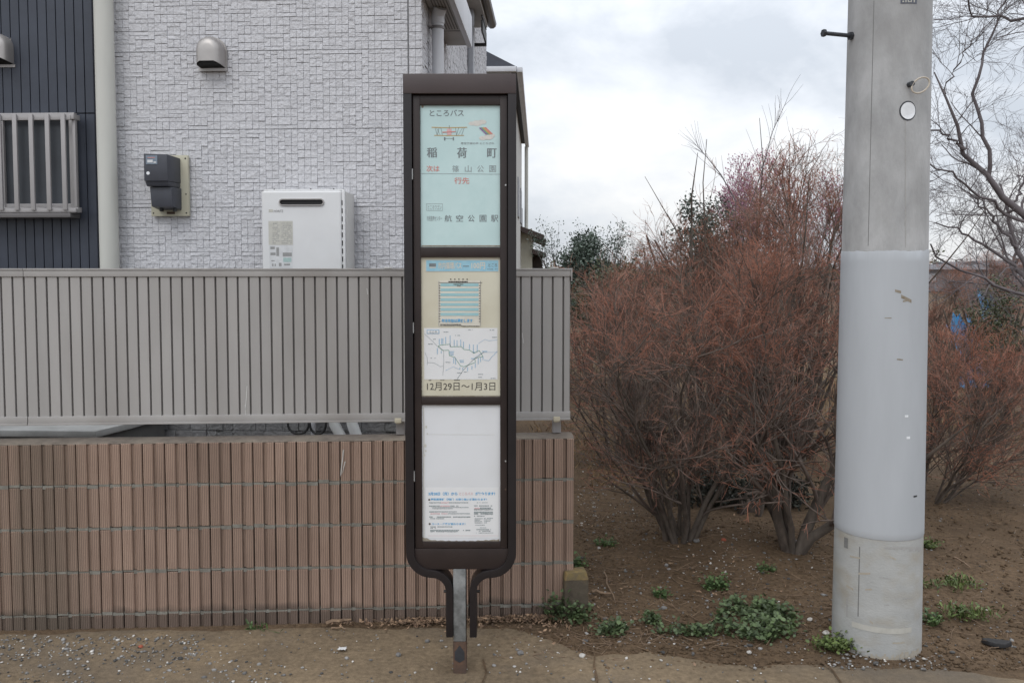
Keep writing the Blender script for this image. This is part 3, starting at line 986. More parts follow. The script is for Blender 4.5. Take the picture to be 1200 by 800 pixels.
# vent hoods
def vent(px, py, scale=1.0):
    xc, zc = HOU.hit(px, py, -0.03)
    mb = MB()
    w, h = 0.074 * scale, 0.17 * scale
    base = zc - h / 2
    prof = [(0.0, 1.0), (-0.055, 1.0), (-0.082, 0.93), (-0.098, 0.78), (-0.104, 0.55)]
    n = 14
    rings = []
    for (yy, s) in prof:
        ring = []
        ww = w * s
        hh = base + (h - w) * 1.0
        ring.append((xc - ww, -0.002 + yy, base + 0.03 * (1 - s) + 0.10 * max(0, -yy - 0.02)))
        for i in range(n + 1):
            a = math.pi - math.pi * i / n
            ring.append((xc + ww * math.cos(a), -0.002 + yy, hh - w * (1 - s) * 0.6 + w * s * math.sin(a)))
        ring.append((xc + ww, -0.002 + yy, base + 0.03 * (1 - s) + 0.10 * max(0, -yy - 0.02)))
        rings.append(ring)
    m = len(rings[0])
    vs = [p for r_ in rings for p in r_]
    fs = [(i * m + k, i * m + k + 1, (i + 1) * m + k + 1, (i + 1) * m + k) for i in range(len(rings) - 1) for k in range(m - 1)]
    fs.append(tuple((len(rings) - 1) * m + k for k in range(m)))
    mb.add(vs, fs)
    v = mb.build('vent_hood', M['steel_hood'], ho, angle=60)
    mb = MB()
    pl = [(xc - w * 1.1, base - 0.012)]
    for i in range(n + 1):
        a = math.pi - math.pi * i / n
        pl.append((xc + w * 1.1 * math.cos(a), base + h - w + w * 1.12 * math.sin(a)))
    pl.append((xc + w * 1.1, base - 0.012))
    mb.prism(pl[::-1], -0.012, 0.002)
    mb.box(xc - w * 1.12, xc + w * 1.12, -0.022, -0.0125, base - 0.018, base - 0.002)
    mb.build('hood_flange', M['steel_hood'], v)
    mb = MB(); mb.add([(xc - w * 0.92, -0.013, base + 0.001), (xc + w * 0.92, -0.013, base + 0.001), (xc + w * 0.8, -0.085, base + 0.012), (xc + w * 0.4, -0.099, base + 0.02), (xc - w * 0.4, -0.099, base + 0.02), (xc - w * 0.8, -0.085, base + 0.012)], [(0, 1, 2, 3, 4, 5)])
    mb.build('vent_opening', M['black'], v, smooth=False)


vent(248, 62)
vent(0, 58)

# side of the house: eaves, pipe, trim
d1, ez1 = HOU.hitx(524, 54, 0.0)
mb = MB()
eo = 0.165
mb.box(0.0, eo, -0.10, d1, ez1, ez1 + 0.16)
lo = mb.build('lower_eave', M['soffit'], ho, bevel=0.004)
mb = MB()
for k in range(6):
    mb.box(0.03 + k * 0.018, 0.036 + k * 0.018, -0.05, d1 - 0.42, ez1 - 0.003, ez1 + 0.002)
mb.box(0.004, eo - 0.03, d1 - 0.382, d1 - 0.377, ez1 - 0.003, ez1 + 0.002)
mb.build('soffit_vents', M['soffit_hole'], lo, smooth=False)
mb = MB()
mb.box(eo - 0.022, eo + 0.012, -0.10, d1 + 0.002, ez1 - 0.014, ez1 + 0.2)
mb.build('fascia', M['pipe_white'], lo, bevel=0.003)
d2, ez2 = HOU.hitx(556, 38, 0.0)
d2 = min(d2, HD - 0.6)
mb = MB()
ez2 = EYE + (315 - 38) / 1000 * (HOU.o.y + d2)
mb.box(0.0, 0.125, 1.35, d2, ez2, ez2 + 0.10)
ue = mb.build('upper_eave', M['soffit'], ho, bevel=0.004)
mb = MB()
mb.tube([(0.155, y, ez2 + 0.075) for y in (1.3, 2.2, d2 + 0.15)], 0.045, 10)
mb.build('eave_gutter', M['alu_dark'], ue)
py_, pz_ = 0.26, HOU.hitx(512, 40, 0.05)[1]
mb = MB()
ppx = 0.052
mb.tube([(ppx, py_, z) for z in (0.05, 1.5, 2.6, ez1 - 0.05)] , 0.036, 16)
mb.tube([(ppx, py_, ez1 - 0.09), (ppx, py_, ez1 - 0.04), (ppx + 0.02, py_ - 0.03, ez1 + 0.0)], 0.041, 14)
sp = mb.build('downpipe', M['pipe_white'], ho)
mb = MB()
zb2 = HOU.hitx(511, 38, ppx)[1]
zb2 = EYE + (315 - 38) / 1000 * (HOU.o.y + py_)
mb.tube([(ppx, py_, zb2 - 0.008), (ppx, py_, zb2 + 0.008)], 0.041, 16)
mb.tube([(0.0, py_, zb2), (ppx - 0.03, py_ - 0.03, zb2), (ppx - 0.07, py_ - 0.04, zb2)], 0.006, 6)
mb.build('pipe_bracket', M['alu_dark'], sp)
mb = MB()
mb.box(0.0, 0.045, 2.6, 2.72, 1.0, ez2 - 0.002)
mb.build('corner_trim', M['trim_grey'], ho, bevel=0.004)
mb = MB()
zz = ez2 - 0.12
mb.box(0.0, 0.13, 3.0, 3.03, zz - 0.1, zz - 0.075)
mb.box(0.115, 0.13, 2.6, 3.03, zz - 0.074, zz + 0.02)
mb.box(0.115, 0.13, 2.6, 3.03, zz + 0.05, zz + 0.065)
mb.build('window_rail', M['cable'], ho, smooth=False)
mb = MB()
mb.add([(-HL - 0.35, -0.45, HH + 0.02), (0.45, -0.45, HH + 0.02), (0.45, HD + 0.45, HH + 0.02), (-HL - 0.35, HD + 0.45, HH + 0.02),
        (-HL + 1.6, HD / 2, HH + 1.35), (-1.6, HD / 2, HH + 1.35)],
       [(0, 1, 5, 4), (1, 2, 5), (2, 3, 4, 5), (3, 0, 4), (3, 2, 1, 0)])
mb.build('roof', M['roof_slate'], ho, smooth=False)

# ------------------------------------------------------------------ electricity meter
mx0, mz0 = HOU.hit(178, 253.5, -0.02); mx1, mz1 = HOU.hit(220.5, 182, -0.02)
hw = HOU.o + HOU.ex * ((mx0 + mx1) / 2)
me_ = thing('electric_meter', 'dark grey electricity meter on a cream board fixed to the grey house wall', 'meter', (hw.x, hw.y, mz0), H_TH)
w2 = (mx1 - mx0) / 2; mh = mz1 - mz0
mb = MB(); mb.box(-w2, w2, -0.028, -0.002, 0, mh)
mb.build('mounting_board', M['cream'], me_, bevel=0.004)
mb = MB()
for sx in (-1, 1):
    for zz in (0.018, mh - 0.02):
        mb.disc(sx * (w2 - 0.014), zz, 0.005, 0.005, -0.0285, 0, 10)
mb.disc(w2 - 0.014, mh * 0.36, 0.004, 0.005, -0.0285, 0, 10)
mb.build('screw_holes', M['black'], me_, smooth=False)
bxr = 0.045
mb = MB()
# upper body: the front face slopes back to a wider base
ub = 0.13; za, zb3 = mh - 0.165, mh - 0.008
mb.add([(-0.085, -0.165, za), (0.052, -0.165, za), (0.052, -0.165, zb3 - 0.004), (-0.085, -0.165, zb3),
        (-0.085, -0.0285, za), (0.07, -0.0285, za), (0.07, -0.0285, zb3 - 0.012), (-0.085, -0.0285, zb3)],
       [(0, 1, 2, 3), (1, 5, 6, 2), (5, 4, 7, 6), (4, 0, 3, 7), (3, 2, 6, 7), (4, 5, 1, 0)])
mb.add([(-0.078, -0.150, za - 0.028), (0.05, -0.150, za - 0.028), (0.055, -0.158, za - 0.001), (-0.083, -0.158, za - 0.001),
        (-0.078, -0.0285, za - 0.028), (0.066, -0.0285, za - 0.028), (0.068, -0.0285, za - 0.001), (-0.083, -0.0285, za - 0.001)],
       [(0, 1, 2, 3), (1, 5, 6, 2), (5, 4, 7, 6), (4, 0, 3, 7), (3, 2, 6, 7), (4, 5, 1, 0)])
mb.build('meter_body', M['meter'], me_, bevel=0.004)
mb = MB()
mb.add([(-0.064, -0.125, 0.05), (0.06, -0.125, 0.05), (0.058, -0.13, za - 0.030), (-0.07, -0.13, za - 0.030),
        (-0.064, -0.0285, 0.035), (0.072, -0.0285, 0.035), (0.074, -0.0285, za - 0.030), (-0.07, -0.0285, za - 0.030)],
       [(0, 1, 2, 3), (1, 5, 6, 2), (5, 4, 7, 6), (4, 0, 3, 7), (3, 2, 6, 7), (4, 5, 1, 0)])
mb.build('terminal_cover', M['meter'], me_, bevel=0.004)
mb = MB(); mb.box(-0.071, -0.004, -0.1675, -0.1655, zb3 - 0.062, zb3 - 0.012)
dsp = mb.build('display_label', M['meter_label'], me_, bevel=0.0005, seg=1)
mb = MB()
mb.quad(-0.06, -0.018, zb3 - 0.026, zb3 - 0.022, -0.1682, 0)
mb.quad(-0.062, -0.03, zb3 - 0.052, zb3 - 0.036, -0.1682, 1)
mb.quad(-0.026, -0.01, zb3 - 0.055, zb3 - 0.046, -0.1682, 1)
mb.build('label_print', [M['ink_red'], M['sticker_white']], dsp, smooth=False)
mb = MB(); mb.disc(-0.060, za + 0.045, 0.010, 0.010, -0.1665)
mb.build('seal_dot', M['disc'], me_, smooth=False)
for sx in (-0.03, 0.05):
    mb = MB()
    mb.tube([(sx, -0.07, 0.05), (sx, -0.07, 0.025)], 0.012, 10)
    mb.build('cable_gland', M['cable'], me_)
mb = MB(); mb.box(-0.018, 0.03, -0.031, -0.0283, 0.012, 0.026)
mb.build('rust_label', M['rust'], me_, smooth=False)

# ------------------------------------------------------------------ gas water heater
HDp = 0.235
hx0, hz1 = HOU.hit(306, 223, -HDp); hx1, _ = HOU.hit(402, 223, -HDp)
hw = HOU.o + HOU.ex * ((hx0 + hx1) / 2)
hz0 = hz1 - 0.60
he = thing('water_heater', 'white wall mounted gas water heater with a dark exhaust slot showing above the fence', 'water heater', (hw.x, hw.y, hz0), H_TH)
w2 = (hx1 - hx0) / 2
mb = MB()
mb.box(-w2 + 0.004, w2 + 0.012, -HDp + 0.034, -0.02, 0.0, 0.592)
mb.build('case', M['heater_side'], he, bevel=0.004)
mb = MB()
mb.box(-w2, w2 - 0.012, -HDp, -HDp + 0.03, 0.0, 0.597)
fr = mb.build('front_cover', M['heater'], he, bevel=0.014, seg=4)
mb = MB()
mb.box(w2 - 0.0115, w2 + 0.006, -HDp + 0.010, -HDp + 0.033, 0.0, 0.604)
mb.box(-w2 + 0.01, w2 - 0.0115, -HDp + 0.018, -HDp + 0.0315, 0.5975, 0.606)
mb.build('front_flange', M['heater'], he, bevel=0.003)
mb = MB()
for k in range(12):
    mb.box(w2 - 0.011, w2 - 0.006, -HDp + 0.0085, -HDp + 0.0095, 0.02 + k * 0.045, 0.048 + k * 0.045)
mb.build('side_louvres', M['black'], he, smooth=False)


def slot(cx, cz, hw_, hr, y0, y1, n=10):
    p = []
    for i in range(n + 1):
        a = -math.pi / 2 + math.pi * i / n
        p.append((cx + hw_ - hr + hr * math.cos(a), cz + hr * math.sin(a)))
    for i in range(n + 1):
        a = math.pi / 2 + math.pi * i / n
        p.append((cx - hw_ + hr + hr * math.cos(a), cz + hr * math.sin(a)))
    return p


sx0, sz1 = HOU.hit(327, 233, -HDp); sx1, sz0 = HOU.hit(380, 241, -HDp)
off = (hx0 + hx1) / 2
scx, scz = (sx0 + sx1) / 2 - off, (sz0 + sz1) / 2 - hz0
shw, shr = (sx1 - sx0) / 2, (sz1 - sz0) / 2
mb = MB()
outer = slot(scx, scz, shw, shr, 0, 0); inner = slot(scx, scz, shw - 0.006, shr - 0.006, 0, 0)
n = len(outer)
for i in range(n):
    j = (i + 1) % n
    mb.add([(outer[i][0], -HDp - 0.008, outer[i][1]), (outer[j][0], -HDp - 0.008, outer[j][1]), (inner[j][0], -HDp - 0.008, inner[j][1]), (inner[i][0], -HDp - 0.008, inner[i][1]),
            (outer[i][0], -HDp + 0.001, outer[i][1]), (outer[j][0], -HDp + 0.001, outer[j][1]), (inner[j][0], -HDp - 0.001, inner[j][1]), (inner[i][0], -HDp - 0.001, inner[i][1])],
           [(0, 1, 2, 3), (0, 4, 5, 1), (3, 2, 6, 7)])
mb.build('exhaust_rim', M['steel_hood'], he)
mb = MB(); mb.add([(p[0], -HDp - 0.0012, p[1]) for p in slot(scx, scz, shw - 0.004, shr - 0.004, 0, 0)], [tuple(range(n))])
mb.build('exhaust_slot', M['black'], he, smooth=False)


def hp(px, py):
    x, z = HOU.hit(px, py, -HDp); return x - off, z - hz0


def rect(mb, px0, py0, px1, py1, y, mi):
    a = hp(px0, py1); b = hp(px1, py0)
    mb.quad(a[0], b[0], a[1], b[1], y, mi)


mb = MB()
rect(mb, 315, 259, 343, 287, -HDp - 0.001, 0)
rect(mb, 316, 287.6, 342.5, 314, -HDp - 0.001, 1)
lb = mb.build('warning_labels', [M['sticker'], M['sticker_white']], he, smooth=False)
mb = MB()
rg = random.Random(5)
for r_ in range(11):
    y0 = 261.5 + r_ * 2.3
    for (a, b) in ((319.5 if r_ > 1 else 320, 328), (330, 342)):
        x = a
        while x < b - 1:
            l = rg.uniform(0.6, 2.4)
            if rg.random() < 0.8:
                rect(mb, x, y0, min(x + l, b), y0 + rg.choice((0.5, 0.7, 0.9)), -HDp - 0.0016, 0)
            x += l + 0.4
for (a, b, c, d, k) in ((317, 289, 322, 292, 0), (324, 290, 327, 300, 0), (317, 296, 323, 299, 0), (331.5, 296, 342, 300.5, 0), (332, 302, 341.5, 307, 1), (318, 305, 322, 306, 0), (319, 309, 320.5, 312, 0), (322, 309, 323.3, 312, 0), (327, 308, 330, 312, 0), (333, 309, 340, 311, 0)):
    rect(mb, a, b, c, d, -HDp - 0.0016, k)
mb.build('label_print', [M['print_grey'], M['print_teal']], lb, smooth=False)
mb = MB()
a = hp(321, 249); b = hp(332, 246)
write(mb, 'NORITZ', a[0], a[1], b[0], b[1], -HDp - 0.0012, 0, 0.01)
rect(mb, 315, 245.4, 320, 248.6, -HDp - 0.0012, 1)
mb.build('maker_mark', [M['print_grey'], M['sticker']], he, smooth=False)
for px in (320, 363, 390):
    a = hp(px, 221)
    mb = MB()
    mb.tube([(a[0], -HDp + 0.02, 0.6055), (a[0], -HDp + 0.02, 0.610)], 0.004, 8)
    mb.build('cover_screw', M['black'], he)

# pipes, conduit and slab seen in the slot under the fence
pl = thing('pipe_run', 'pair of white wrapped pipes slanting down the house foot seen under the fence', 'pipes', (HOU.o + HOU.ex * (-1.0)), H_TH)
for px0, px1, r_ in ((390, 403, 0.032), (411, 421, 0.033)):
    a = HOU.hit(px0 + 2, 497, -0.13); b = HOU.hit(px1 - 2, 514, -0.13)
    mb = MB()
    dx = (b[0] - a[0]) / (a[1] - b[1])
    mb.tube([(a[0] + 1.0 - 0.12, -0.13, hz0 - 0.002), (a[0] + 1.0 - 0.05, -0.13, 1.1), (a[0] + 1.0, -0.13, a[1]), (b[0] + 1.0, -0.13, b[1]), (b[0] + 1.0 + dx * 0.3, -0.13, 0.42), (b[0] + 1.1, -0.13, 0.0)], r_, 12)
    mb.build('pipe', M['insul'], pl)
cc = thing('cable_loops', 'thin black cables hanging in loops beside a grey conduit under the fence', 'cables', (HOU.o + HOU.ex * (-1.3)), H_TH)
mb = MB()
for (pa, pb, pm, dd) in ((337, 362, 508, 0.0), (364, 383, 507.5, 0.02)):
    mb = MB()
    a = HOU.hit(pa, 492, -0.1)[0] + 1.3; b = HOU.hit(pb, 492, -0.1)[0] + 1.3
    zt_ = HOU.hit(pa, 492, -0.1)[1]; zm = HOU.hit(pa, pm, -0.1)[1]
    mb.tube([(a + (b - a) * (0.5 - 0.5 * math.cos(math.pi * k / 10)), -0.1 - dd, zt_ + (zm - zt_) * math.sin(math.pi * k / 10) ** 0.7) for k in range(11)], 0.007, 8)
    mb.build('cable', M['cable'], cc)
a = HOU.hit(367, 500, -0.06)[0] + 1.3
mb = MB(); mb.tube([(a, -0.06, z) for z in (0.0, 0.5, 1.3)], 0.014, 10)
mb.build('conduit', M['pipe_white'], cc)

sl = thing('concrete_step', 'pale concrete slab between the block wall and the navy wall under the fence', 'step', (HOU.o + HOU.ex * (-2.4)), H_TH)
yf, yb = -0.62, -0.02
zs = 0.835
a = HOU.hit(112, 506, yf)[0] + 2.4
zf = HOU.hit(60, 504.5, yf)[1]
b_ = HOU.hit(150, 497.5, -0.40)[0] + 2.4
mb = MB()
poly = [(a - 2.0, yf), (a, yf), (b_, -0.36), (b_ + 0.05, yb), (a - 2.0, yb)]
vs = [(p[0], p[1], zf - 0.035) for p in poly] + [(p[0], p[1], zf) for p in poly]
mb.add(vs, [(4, 3, 2, 1, 0), (5, 6, 7, 8, 9), (0, 1, 6, 5), (1, 2, 7, 6), (2, 3, 8, 7), (3, 4, 9, 8), (4, 0, 5, 9)])
mb.build('slab', M['slab'], sl, bevel=0.004)
mb = MB()
vs = [(p[0] - 0.03, p[1] + 0.03, 0.0) for p in poly] + [(p[0] - 0.03, p[1] + 0.03, zf - 0.036) for p in poly]
mb.add(vs, [(4, 3, 2, 1, 0), (5, 6, 7, 8, 9), (0, 1, 6, 5), (1, 2, 7, 6), (2, 3, 8, 7), (3, 4, 9, 8), (4, 0, 5, 9)])
mb.build('riser', M['slab_edge'], sl)

# ------------------------------------------------------------------ bus stop sign
s0 = gp(539.5, 783)
SG = Frame((s0.x, s0.y, 0), 0.0)
bs = thing('bus_stop_sign', 'tall dark brown bus stop sign with three boards on a rusty steel post', 'bus stop sign', (s0.x, s0.y, 0), 0)


def sp_(px, py, y=0.0):
    return SG.hit(px, py, y)


SYF = -0.055                                   # front of the sign
SYB = 0.03
_, ztop = sp_(540, 87, SYF)
xl, _ = sp_(474.0, 360, SYF); xr_, _ = sp_(605.0, 360, SYF)
xm = (xl + xr_) / 2
hwid = (xr_ - xl) / 2
_, zsh = sp_(540, 636, SYF)                    # where the rails begin to bend in
_, zbt = sp_(540, 671, SYF)
_, zend = sp_(540, 746, SYF)
rw = 0.033                                     # rail width seen from the front
nin = 0.034                                    # inner edge of the lower bars from the middle
for sgn in (-1, 1):
    # outline of the rail's outer edge, top to bottom; band of width rw on its inner side
    pts = [(hwid - rw / 2, ztop - 0.001), (hwid - rw / 2, zsh + 0.03)]
    r1 = 0.088
    cx, cz = hwid - rw / 2 - r1, zbt + r1 - 0.004
    for i in range(9):
        an = -i / 8 * math.pi / 2
        pts.append((cx + r1 * math.cos(an), cz + r1 * math.sin(an)))
    tw = nin + 0.014
    r2 = 0.072
    cx2, cz2 = tw + r2, zbt - 0.004 - r2
    for i in range(9):
        an = math.pi / 2 + i / 8 * math.pi / 2
        pts.append((cx2 + r2 * math.cos(an), cz2 + r2 * math.sin(an)))
    pts.append((tw, zend))
    mb = MB()
    vs = []
    for i, p in enumerate(pts):
        q0 = pts[max(0, i - 1)]; q1 = pts[min(len(pts) - 1, i + 1)]
        dx, dz = q1[0] - q0[0], q1[1] - q0[1]
        l = math.hypot(dx, dz)
        nx_, nz_ = -dz / l, dx / l
        ww = (rw if i < 2 else (rw - (rw - 0.028) * min(1, (i - 2) / 14))) / 2
        for (s_, yy) in ((1, SYF - 0.004), (-1, SYF - 0.004), (-1, SYB), (1, SYB)):
            vs.append((xm + sgn * (p[0] + nx_ * ww * s_), yy, p[1] + nz_ * ww * s_))
    fs = []
    for i in range(len(pts) - 1):
        for k in range(4):
            k2 = (k + 1) % 4
            f = (i * 4 + k, i * 4 + k2, (i + 1) * 4 + k2, (i + 1) * 4 + k)
            fs.append(f if sgn > 0 else tuple(reversed(f)))
    f0 = (3, 2, 1, 0); f1 = tuple((len(pts) - 1) * 4 + k for k in range(4))
    fs += [f0, f1] if sgn > 0 else [tuple(reversed(f0)), tuple(reversed(f1))]
    mb.add(vs, fs)
    mb.build('side_rail', M['sign_rail'], bs, bevel=0.006, seg=3)
_, zh = sp_(540, 110, SYF)
mb = MB()
mb.box(xm - hwid + 0.001, xm + hwid - 0.001, SYF - 0.0065, SYB + 0.002, zh, ztop + 0.001)
mb.build('header_plate', M['sign_head'], bs, bevel=0.003)
_, zf0 = sp_(540, 644, SYF)
ix = hwid - rw + 0.001
mb = MB()
# footer plate with rounded lower corners
po = [(xm - ix, zf0 + 0.0022)]
for i in range(7):
    an = math.pi + i / 6 * math.pi / 2
    po.append((xm - ix + 0.055 + 0.055 * math.cos(an), zbt + 0.012 + 0.055 + 0.055 * math.sin(an)))
for i in range(7):
    an = 1.5 * math.pi + i / 6 * math.pi / 2
    po.append((xm + ix - 0.055 + 0.055 * math.cos(an), zbt + 0.012 + 0.055 + 0.055 * math.sin(an)))
po += [(xm + ix, zf0 + 0.0022)]
mb.prism(po, SYF + 0.008, SYB - 0.004)
mb.build('footer_plate', M['sign_frame'], bs, bevel=0.002)
mb = MB()
mb.box(xm - ix, xm + ix, SYB - 0.02, SYB - 0.004, zf0, zh - 0.001)
mb.build('back_plate', M['sign_frame'], bs, smooth=False)

# door frame with its three openings
ZT = [sp_(540, y, SYF)[1] for y in (122.5, 289.5, 301.5, 465.5, 475, 635.5)]
xo = ix - 0.004
xi = xo - 0.0285
mb = MB()
yF, yBk = SYF + 0.010, SYB - 0.0205
mb.box(xm - xo, xm - xi, yF, yBk, zf0 + 0.003, zh - 0.004)
mb.box(xm + xi, xm + xo, yF, yBk, zf0 + 0.003, zh - 0.004)
for z0, z1 in ((ZT[0], zh - 0.004), (ZT[2], ZT[1]), (ZT[4], ZT[3]), (zf0 + 0.003, ZT[5])):
    mb.box(xm - xi - 0.0005, xm + xi + 0.0005, yF + 0.001, yBk, z0, z1)
mb.build('door_frame', M['sign_frame'], bs, bevel=0.0025)
for z in (0.90, 1.30, 1.72):
    pass
for py in (204, 384, 558):
    _, z = sp_(483, py, SYF)
    mb = MB(); mb.tube([(xm - ix + 0.0005, SYF + 0.004, z - 0.021), (xm - ix + 0.0005, SYF + 0.004, z + 0.021)], 0.0042, 10)
    mb.build('hinge', M['hinge'], bs)
for py in (217, 540, 573):
    x, z = sp_(592.5, py, yF)
    mb = MB(); mb.tube([(x, yF + 0.002, z), (x, yF - 0.002, z)], 0.0035, 8)
    mb.build('lock_screw', M['hinge'] if py != 573 else M['rust'], bs)

yb_ = yF + 0.012                               # face of the boards, set back in the frame


def bp_(px, py):
    return SG.hit(px, py, yb_)


def board(name, z0, z1, m):
    mb = MB(); mb.box(xm - xi + 0.0003, xm + xi - 0.0003, yb_, yb_ + 0.008, z0 + 0.0003, z1 - 0.0003)
    return mb.build(name, m, bs, smooth=False)


class Sheet(MB):
    """drawing on a board by photo rectangle"""
    lift = 0.0008

    def r(self, x0, y0, x1, y1, mi=0, k=1):
        a = bp_(x0, y1); b = bp_(x1, y0)
        self.quad(a[0], b[0], a[1], b[1], yb_ - self.lift * k, mi)

    def w(self, s, x0, y0, x1, y1, mi=0, bold=0.0, k=1):
        a = bp_(x0, y1); b = bp_(x1, y0)
        write(self, s, a[0], a[1], b[0], b[1], yb_ - self.lift * k, mi, bold)

    def l(self, pts, wpx, mi=0, k=1):
        q = [bp_(*p) for p in pts]
        self.line(q, wpx * 0.00345, yb_ - self.lift * k, mi)

    def dashes(self, x0, x1, y, h, mi, rg, gap=0.5, k=2, dens=0.85):
        x = x0
        while x < x1:
            l = rg.uniform(0.6, 2.2)
            if rg.random() < dens:
                self.r(x, y, min(x + l, x1), y + h * rg.uniform(0.75, 1.1), mi, k)
            x += l + rg.uniform(0.2, gap)


# upper board: stop name
b1 = board('stop_name_board', ZT[0], ZT[1], M['board_aqua'])
s = Sheet()
s.w('ところバス', 503.5, 128.8, 543.5, 136.3, 0, 0.012)
for dx, kk in ((0, 1), (0.5, 1.2)):
    s.w('稲', 500.3 + dx, 173, 511.6 + dx, 184.6, 0, 0.0, kk); s.w('荷', 535.6 + dx, 173, 546.6 + dx, 185.2, 0, 0.0, kk); s.w('町', 570.8 + dx, 174, 581.6 + dx, 185, 0, 0.0, kk)
s.w('航', 521, 252, 529.4, 259.8, 0, 0.004); s.w('空', 534.4, 252, 542.8, 259.6, 0, 0.008); s.w('公', 548.4, 252, 556.2, 259.8, 0, 0.01); s.w('園', 562, 252, 570, 260, 0, 0.002); s.w('駅', 575.4, 252, 583.8, 260, 0, 0.004)
for kx, ch in ((530, '篠'), (544.8, '山'), (559.2, '公'), (573.4, '園')):
    s.w(ch, kx, 194, kx + 7.8, 201.8, 1, 0.0)
s.l([(493.8, 203.4), (588.2, 204.3)], 0.45, 1)
s.w('航空発祥の地 ところざわ', 540, 166.8, 579, 169.4, 1, 0.02)
s.w('ところワゴン', 501.3, 240.2, 517.3, 245.6, 1, 0.004)
s.l([(499.8, 238.8), (518.6, 238.8), (518.6, 246.8), (499.8, 246.8), (499.8, 238.8)], 0.35, 1)
s.w('市民医療センター', 500.2, 253, 518, 259, 1, 0.004)
s.build('lettering', [M['ink'], M['ink_thin']], b1, smooth=False)
s = Sheet()
s.w('次は', 499.8, 194, 515, 201.4, 0, 0.014)
s.w('行先', 532.4, 208, 550, 215.6, 0, 0.012)
s.build('red_lettering', M['ink_red'], b1, smooth=False)
s = Sheet()
# old biplane seen head on
s.l([(505.8, 149.4), (526.5, 149.8), (547.5, 149.4)], 0.9, 0)
s.l([(509, 158.8), (526.5, 159.1), (543.8, 158.8)], 0.8, 0)
for a, b in ((510, 512.3), (514.6, 512.3), (516.6, 518.4), (544, 541), (537.6, 535), (533.8, 535)):
    s.l([(a, 149.8), (b, 158.6)], 0.45, 1)
s.l([(511.5, 150), (516, 158.6)], 0.3, 1); s.l([(542, 150), (537, 158.6)], 0.3, 1)
s.r(523.8, 151, 529.2, 158.2, 2); s.l([(518.5, 155.2), (534, 154.4)], 1.0, 3, 2)
s.l([(526.5, 147), (526.5, 151)], 0.5, 1, 2)
s.r(520.4, 161, 521.9, 164.8, 1); s.r(530.6, 161, 532, 164.8, 1); s.l([(521.5, 162.4), (531, 162.4)], 0.4, 1, 2)
s.build('biplane_emblem', [M['ink_yellow'], M['ink'], M['ink_lpink'], M['ink_red']], b1, smooth=False)
s = Sheet()
for i_, (cx, cy, rx, ry) in enumerate(((553, 145, 4, 2.2), (559, 144.6, 6, 3.2), (565, 143.2, 5, 2.6), (566, 162, 4.5, 2.4), (572, 161, 6, 2.8), (577, 159, 3, 2))):
    c = bp_(cx, cy)
    s.disc(c[0], c[1], rx * 0.00345, ry * 0.00345, yb_ - 0.0005 - 0.00015 * i_, 0)
for i, mi in enumerate((4, 3, 1, 2)):
    x = 561.2 + i * 2.0; y = 150 - i * 0.1
    q = [bp_(*p) for p in ((x, y), (x + 8.2, y + 8), (x + 10.3, y + 7.3), (x + 2.1, y - 0.6))]
    s.add([(p[0], yb_ - 0.0016 - 0.0001 * i, p[1]) for p in q], [(3, 2, 1, 0)], mi)
s.build('rainbow_emblem', [M['ink_pink'], M['ink_yellow'], M['ink_red'], M['ink_green'], M['ink_purple']], b1, smooth=False)
s = Sheet()
s.r(494, 287.4, 587.6, 289.1, 0); s.r(494, 123, 496.4, 126.4, 0)
s.build('dust_line', M['dirt_film'], b1, smooth=False)

# middle board: fare banner, timetable sheet, route map, dates
b2 = board('timetable_board', ZT[2], ZT[3], M['board_cream'])
s = Sheet(); s.r(498.6, 304.4, 585, 318.4, 0); s.r(499.6, 305, 584, 317.8, 1, 2)
bn = s.build('fare_banner', [M['sheet_cream'], M['banner_blue']], b2, smooth=False)
s = Sheet()
s.w('市内循環バス', 513.5, 307, 541, 315.4, 0, 0.02, 3)
s.w('100円', 552.5, 307.4, 568.5, 315.2, 0, 0.02, 3)
s.r(503, 308.6, 511, 312.4, 1, 3); s.r(503.4, 312.8, 510.6, 314, 0, 3)
s.r(542.5, 311.4, 549.5, 312.3, 1, 3)
s.w('ところ', 572.4, 308.6, 582.5, 312.6, 1, 0.01, 3); s.dashes(571, 583, 315, 0.8, 1, random.Random(3), k=3)
s.build('banner_lettering', [M['sheet_cream'], M['ink']], bn, smooth=False)
s = Sheet(); s.r(513.6, 328.6, 563.6, 382.4, 0)
ts = s.build('timetable_sheet', M['sheet_cream'], b2, smooth=False)
s = Sheet()
for k in range(7):
    y = 332.0 + k * 5.75
    s.r(516.2, y, 560.8, y + 3.4, 0, 2)
s.build('timetable_stripes', M['stripe_teal'], ts, smooth=False)
s = Sheet()
rg = random.Random(8)
s.l([(514, 331.2), (565, 331.2)], 0.5, 0, 2); s.l([(514.4, 329), (514.4, 382)], 0.35, 0, 2); s.l([(563, 329), (563, 382)], 0.35, 0, 2)
for k in range(5):
    s.r(527.6 + k * 4.8, 326.4, 528.9 + k * 4.8, 328.0, 0, 2)
s.dashes(524.5, 548, 329.4, 1.5, 0, rg, 0.3, 3, 0.95); s.dashes(531.5, 543, 332.6, 1.0, 0, rg, 0.3, 3); s.dashes(535.5, 540, 334.6, 0.8, 0, rg, 0.3, 3)
for k in range(15):
    y = 334 + k * 3.0
    s.r(514.6, y, 516.0, y + 0.9, 0, 3); s.r(561.4, y, 562.7, y + 0.9, 0, 3)
s.dashes(516, 540, 379.6, 0.8, 0, rg, 0.3, 3, 1); s.dashes(516, 541, 380.8, 0.8, 0, rg, 0.3, 3, 1); s.dashes(541, 562, 381.6, 0.9, 0, rg, 0.3, 3, 1)
s.build('timetable_print', M['ink_dark'], ts, smooth=False)
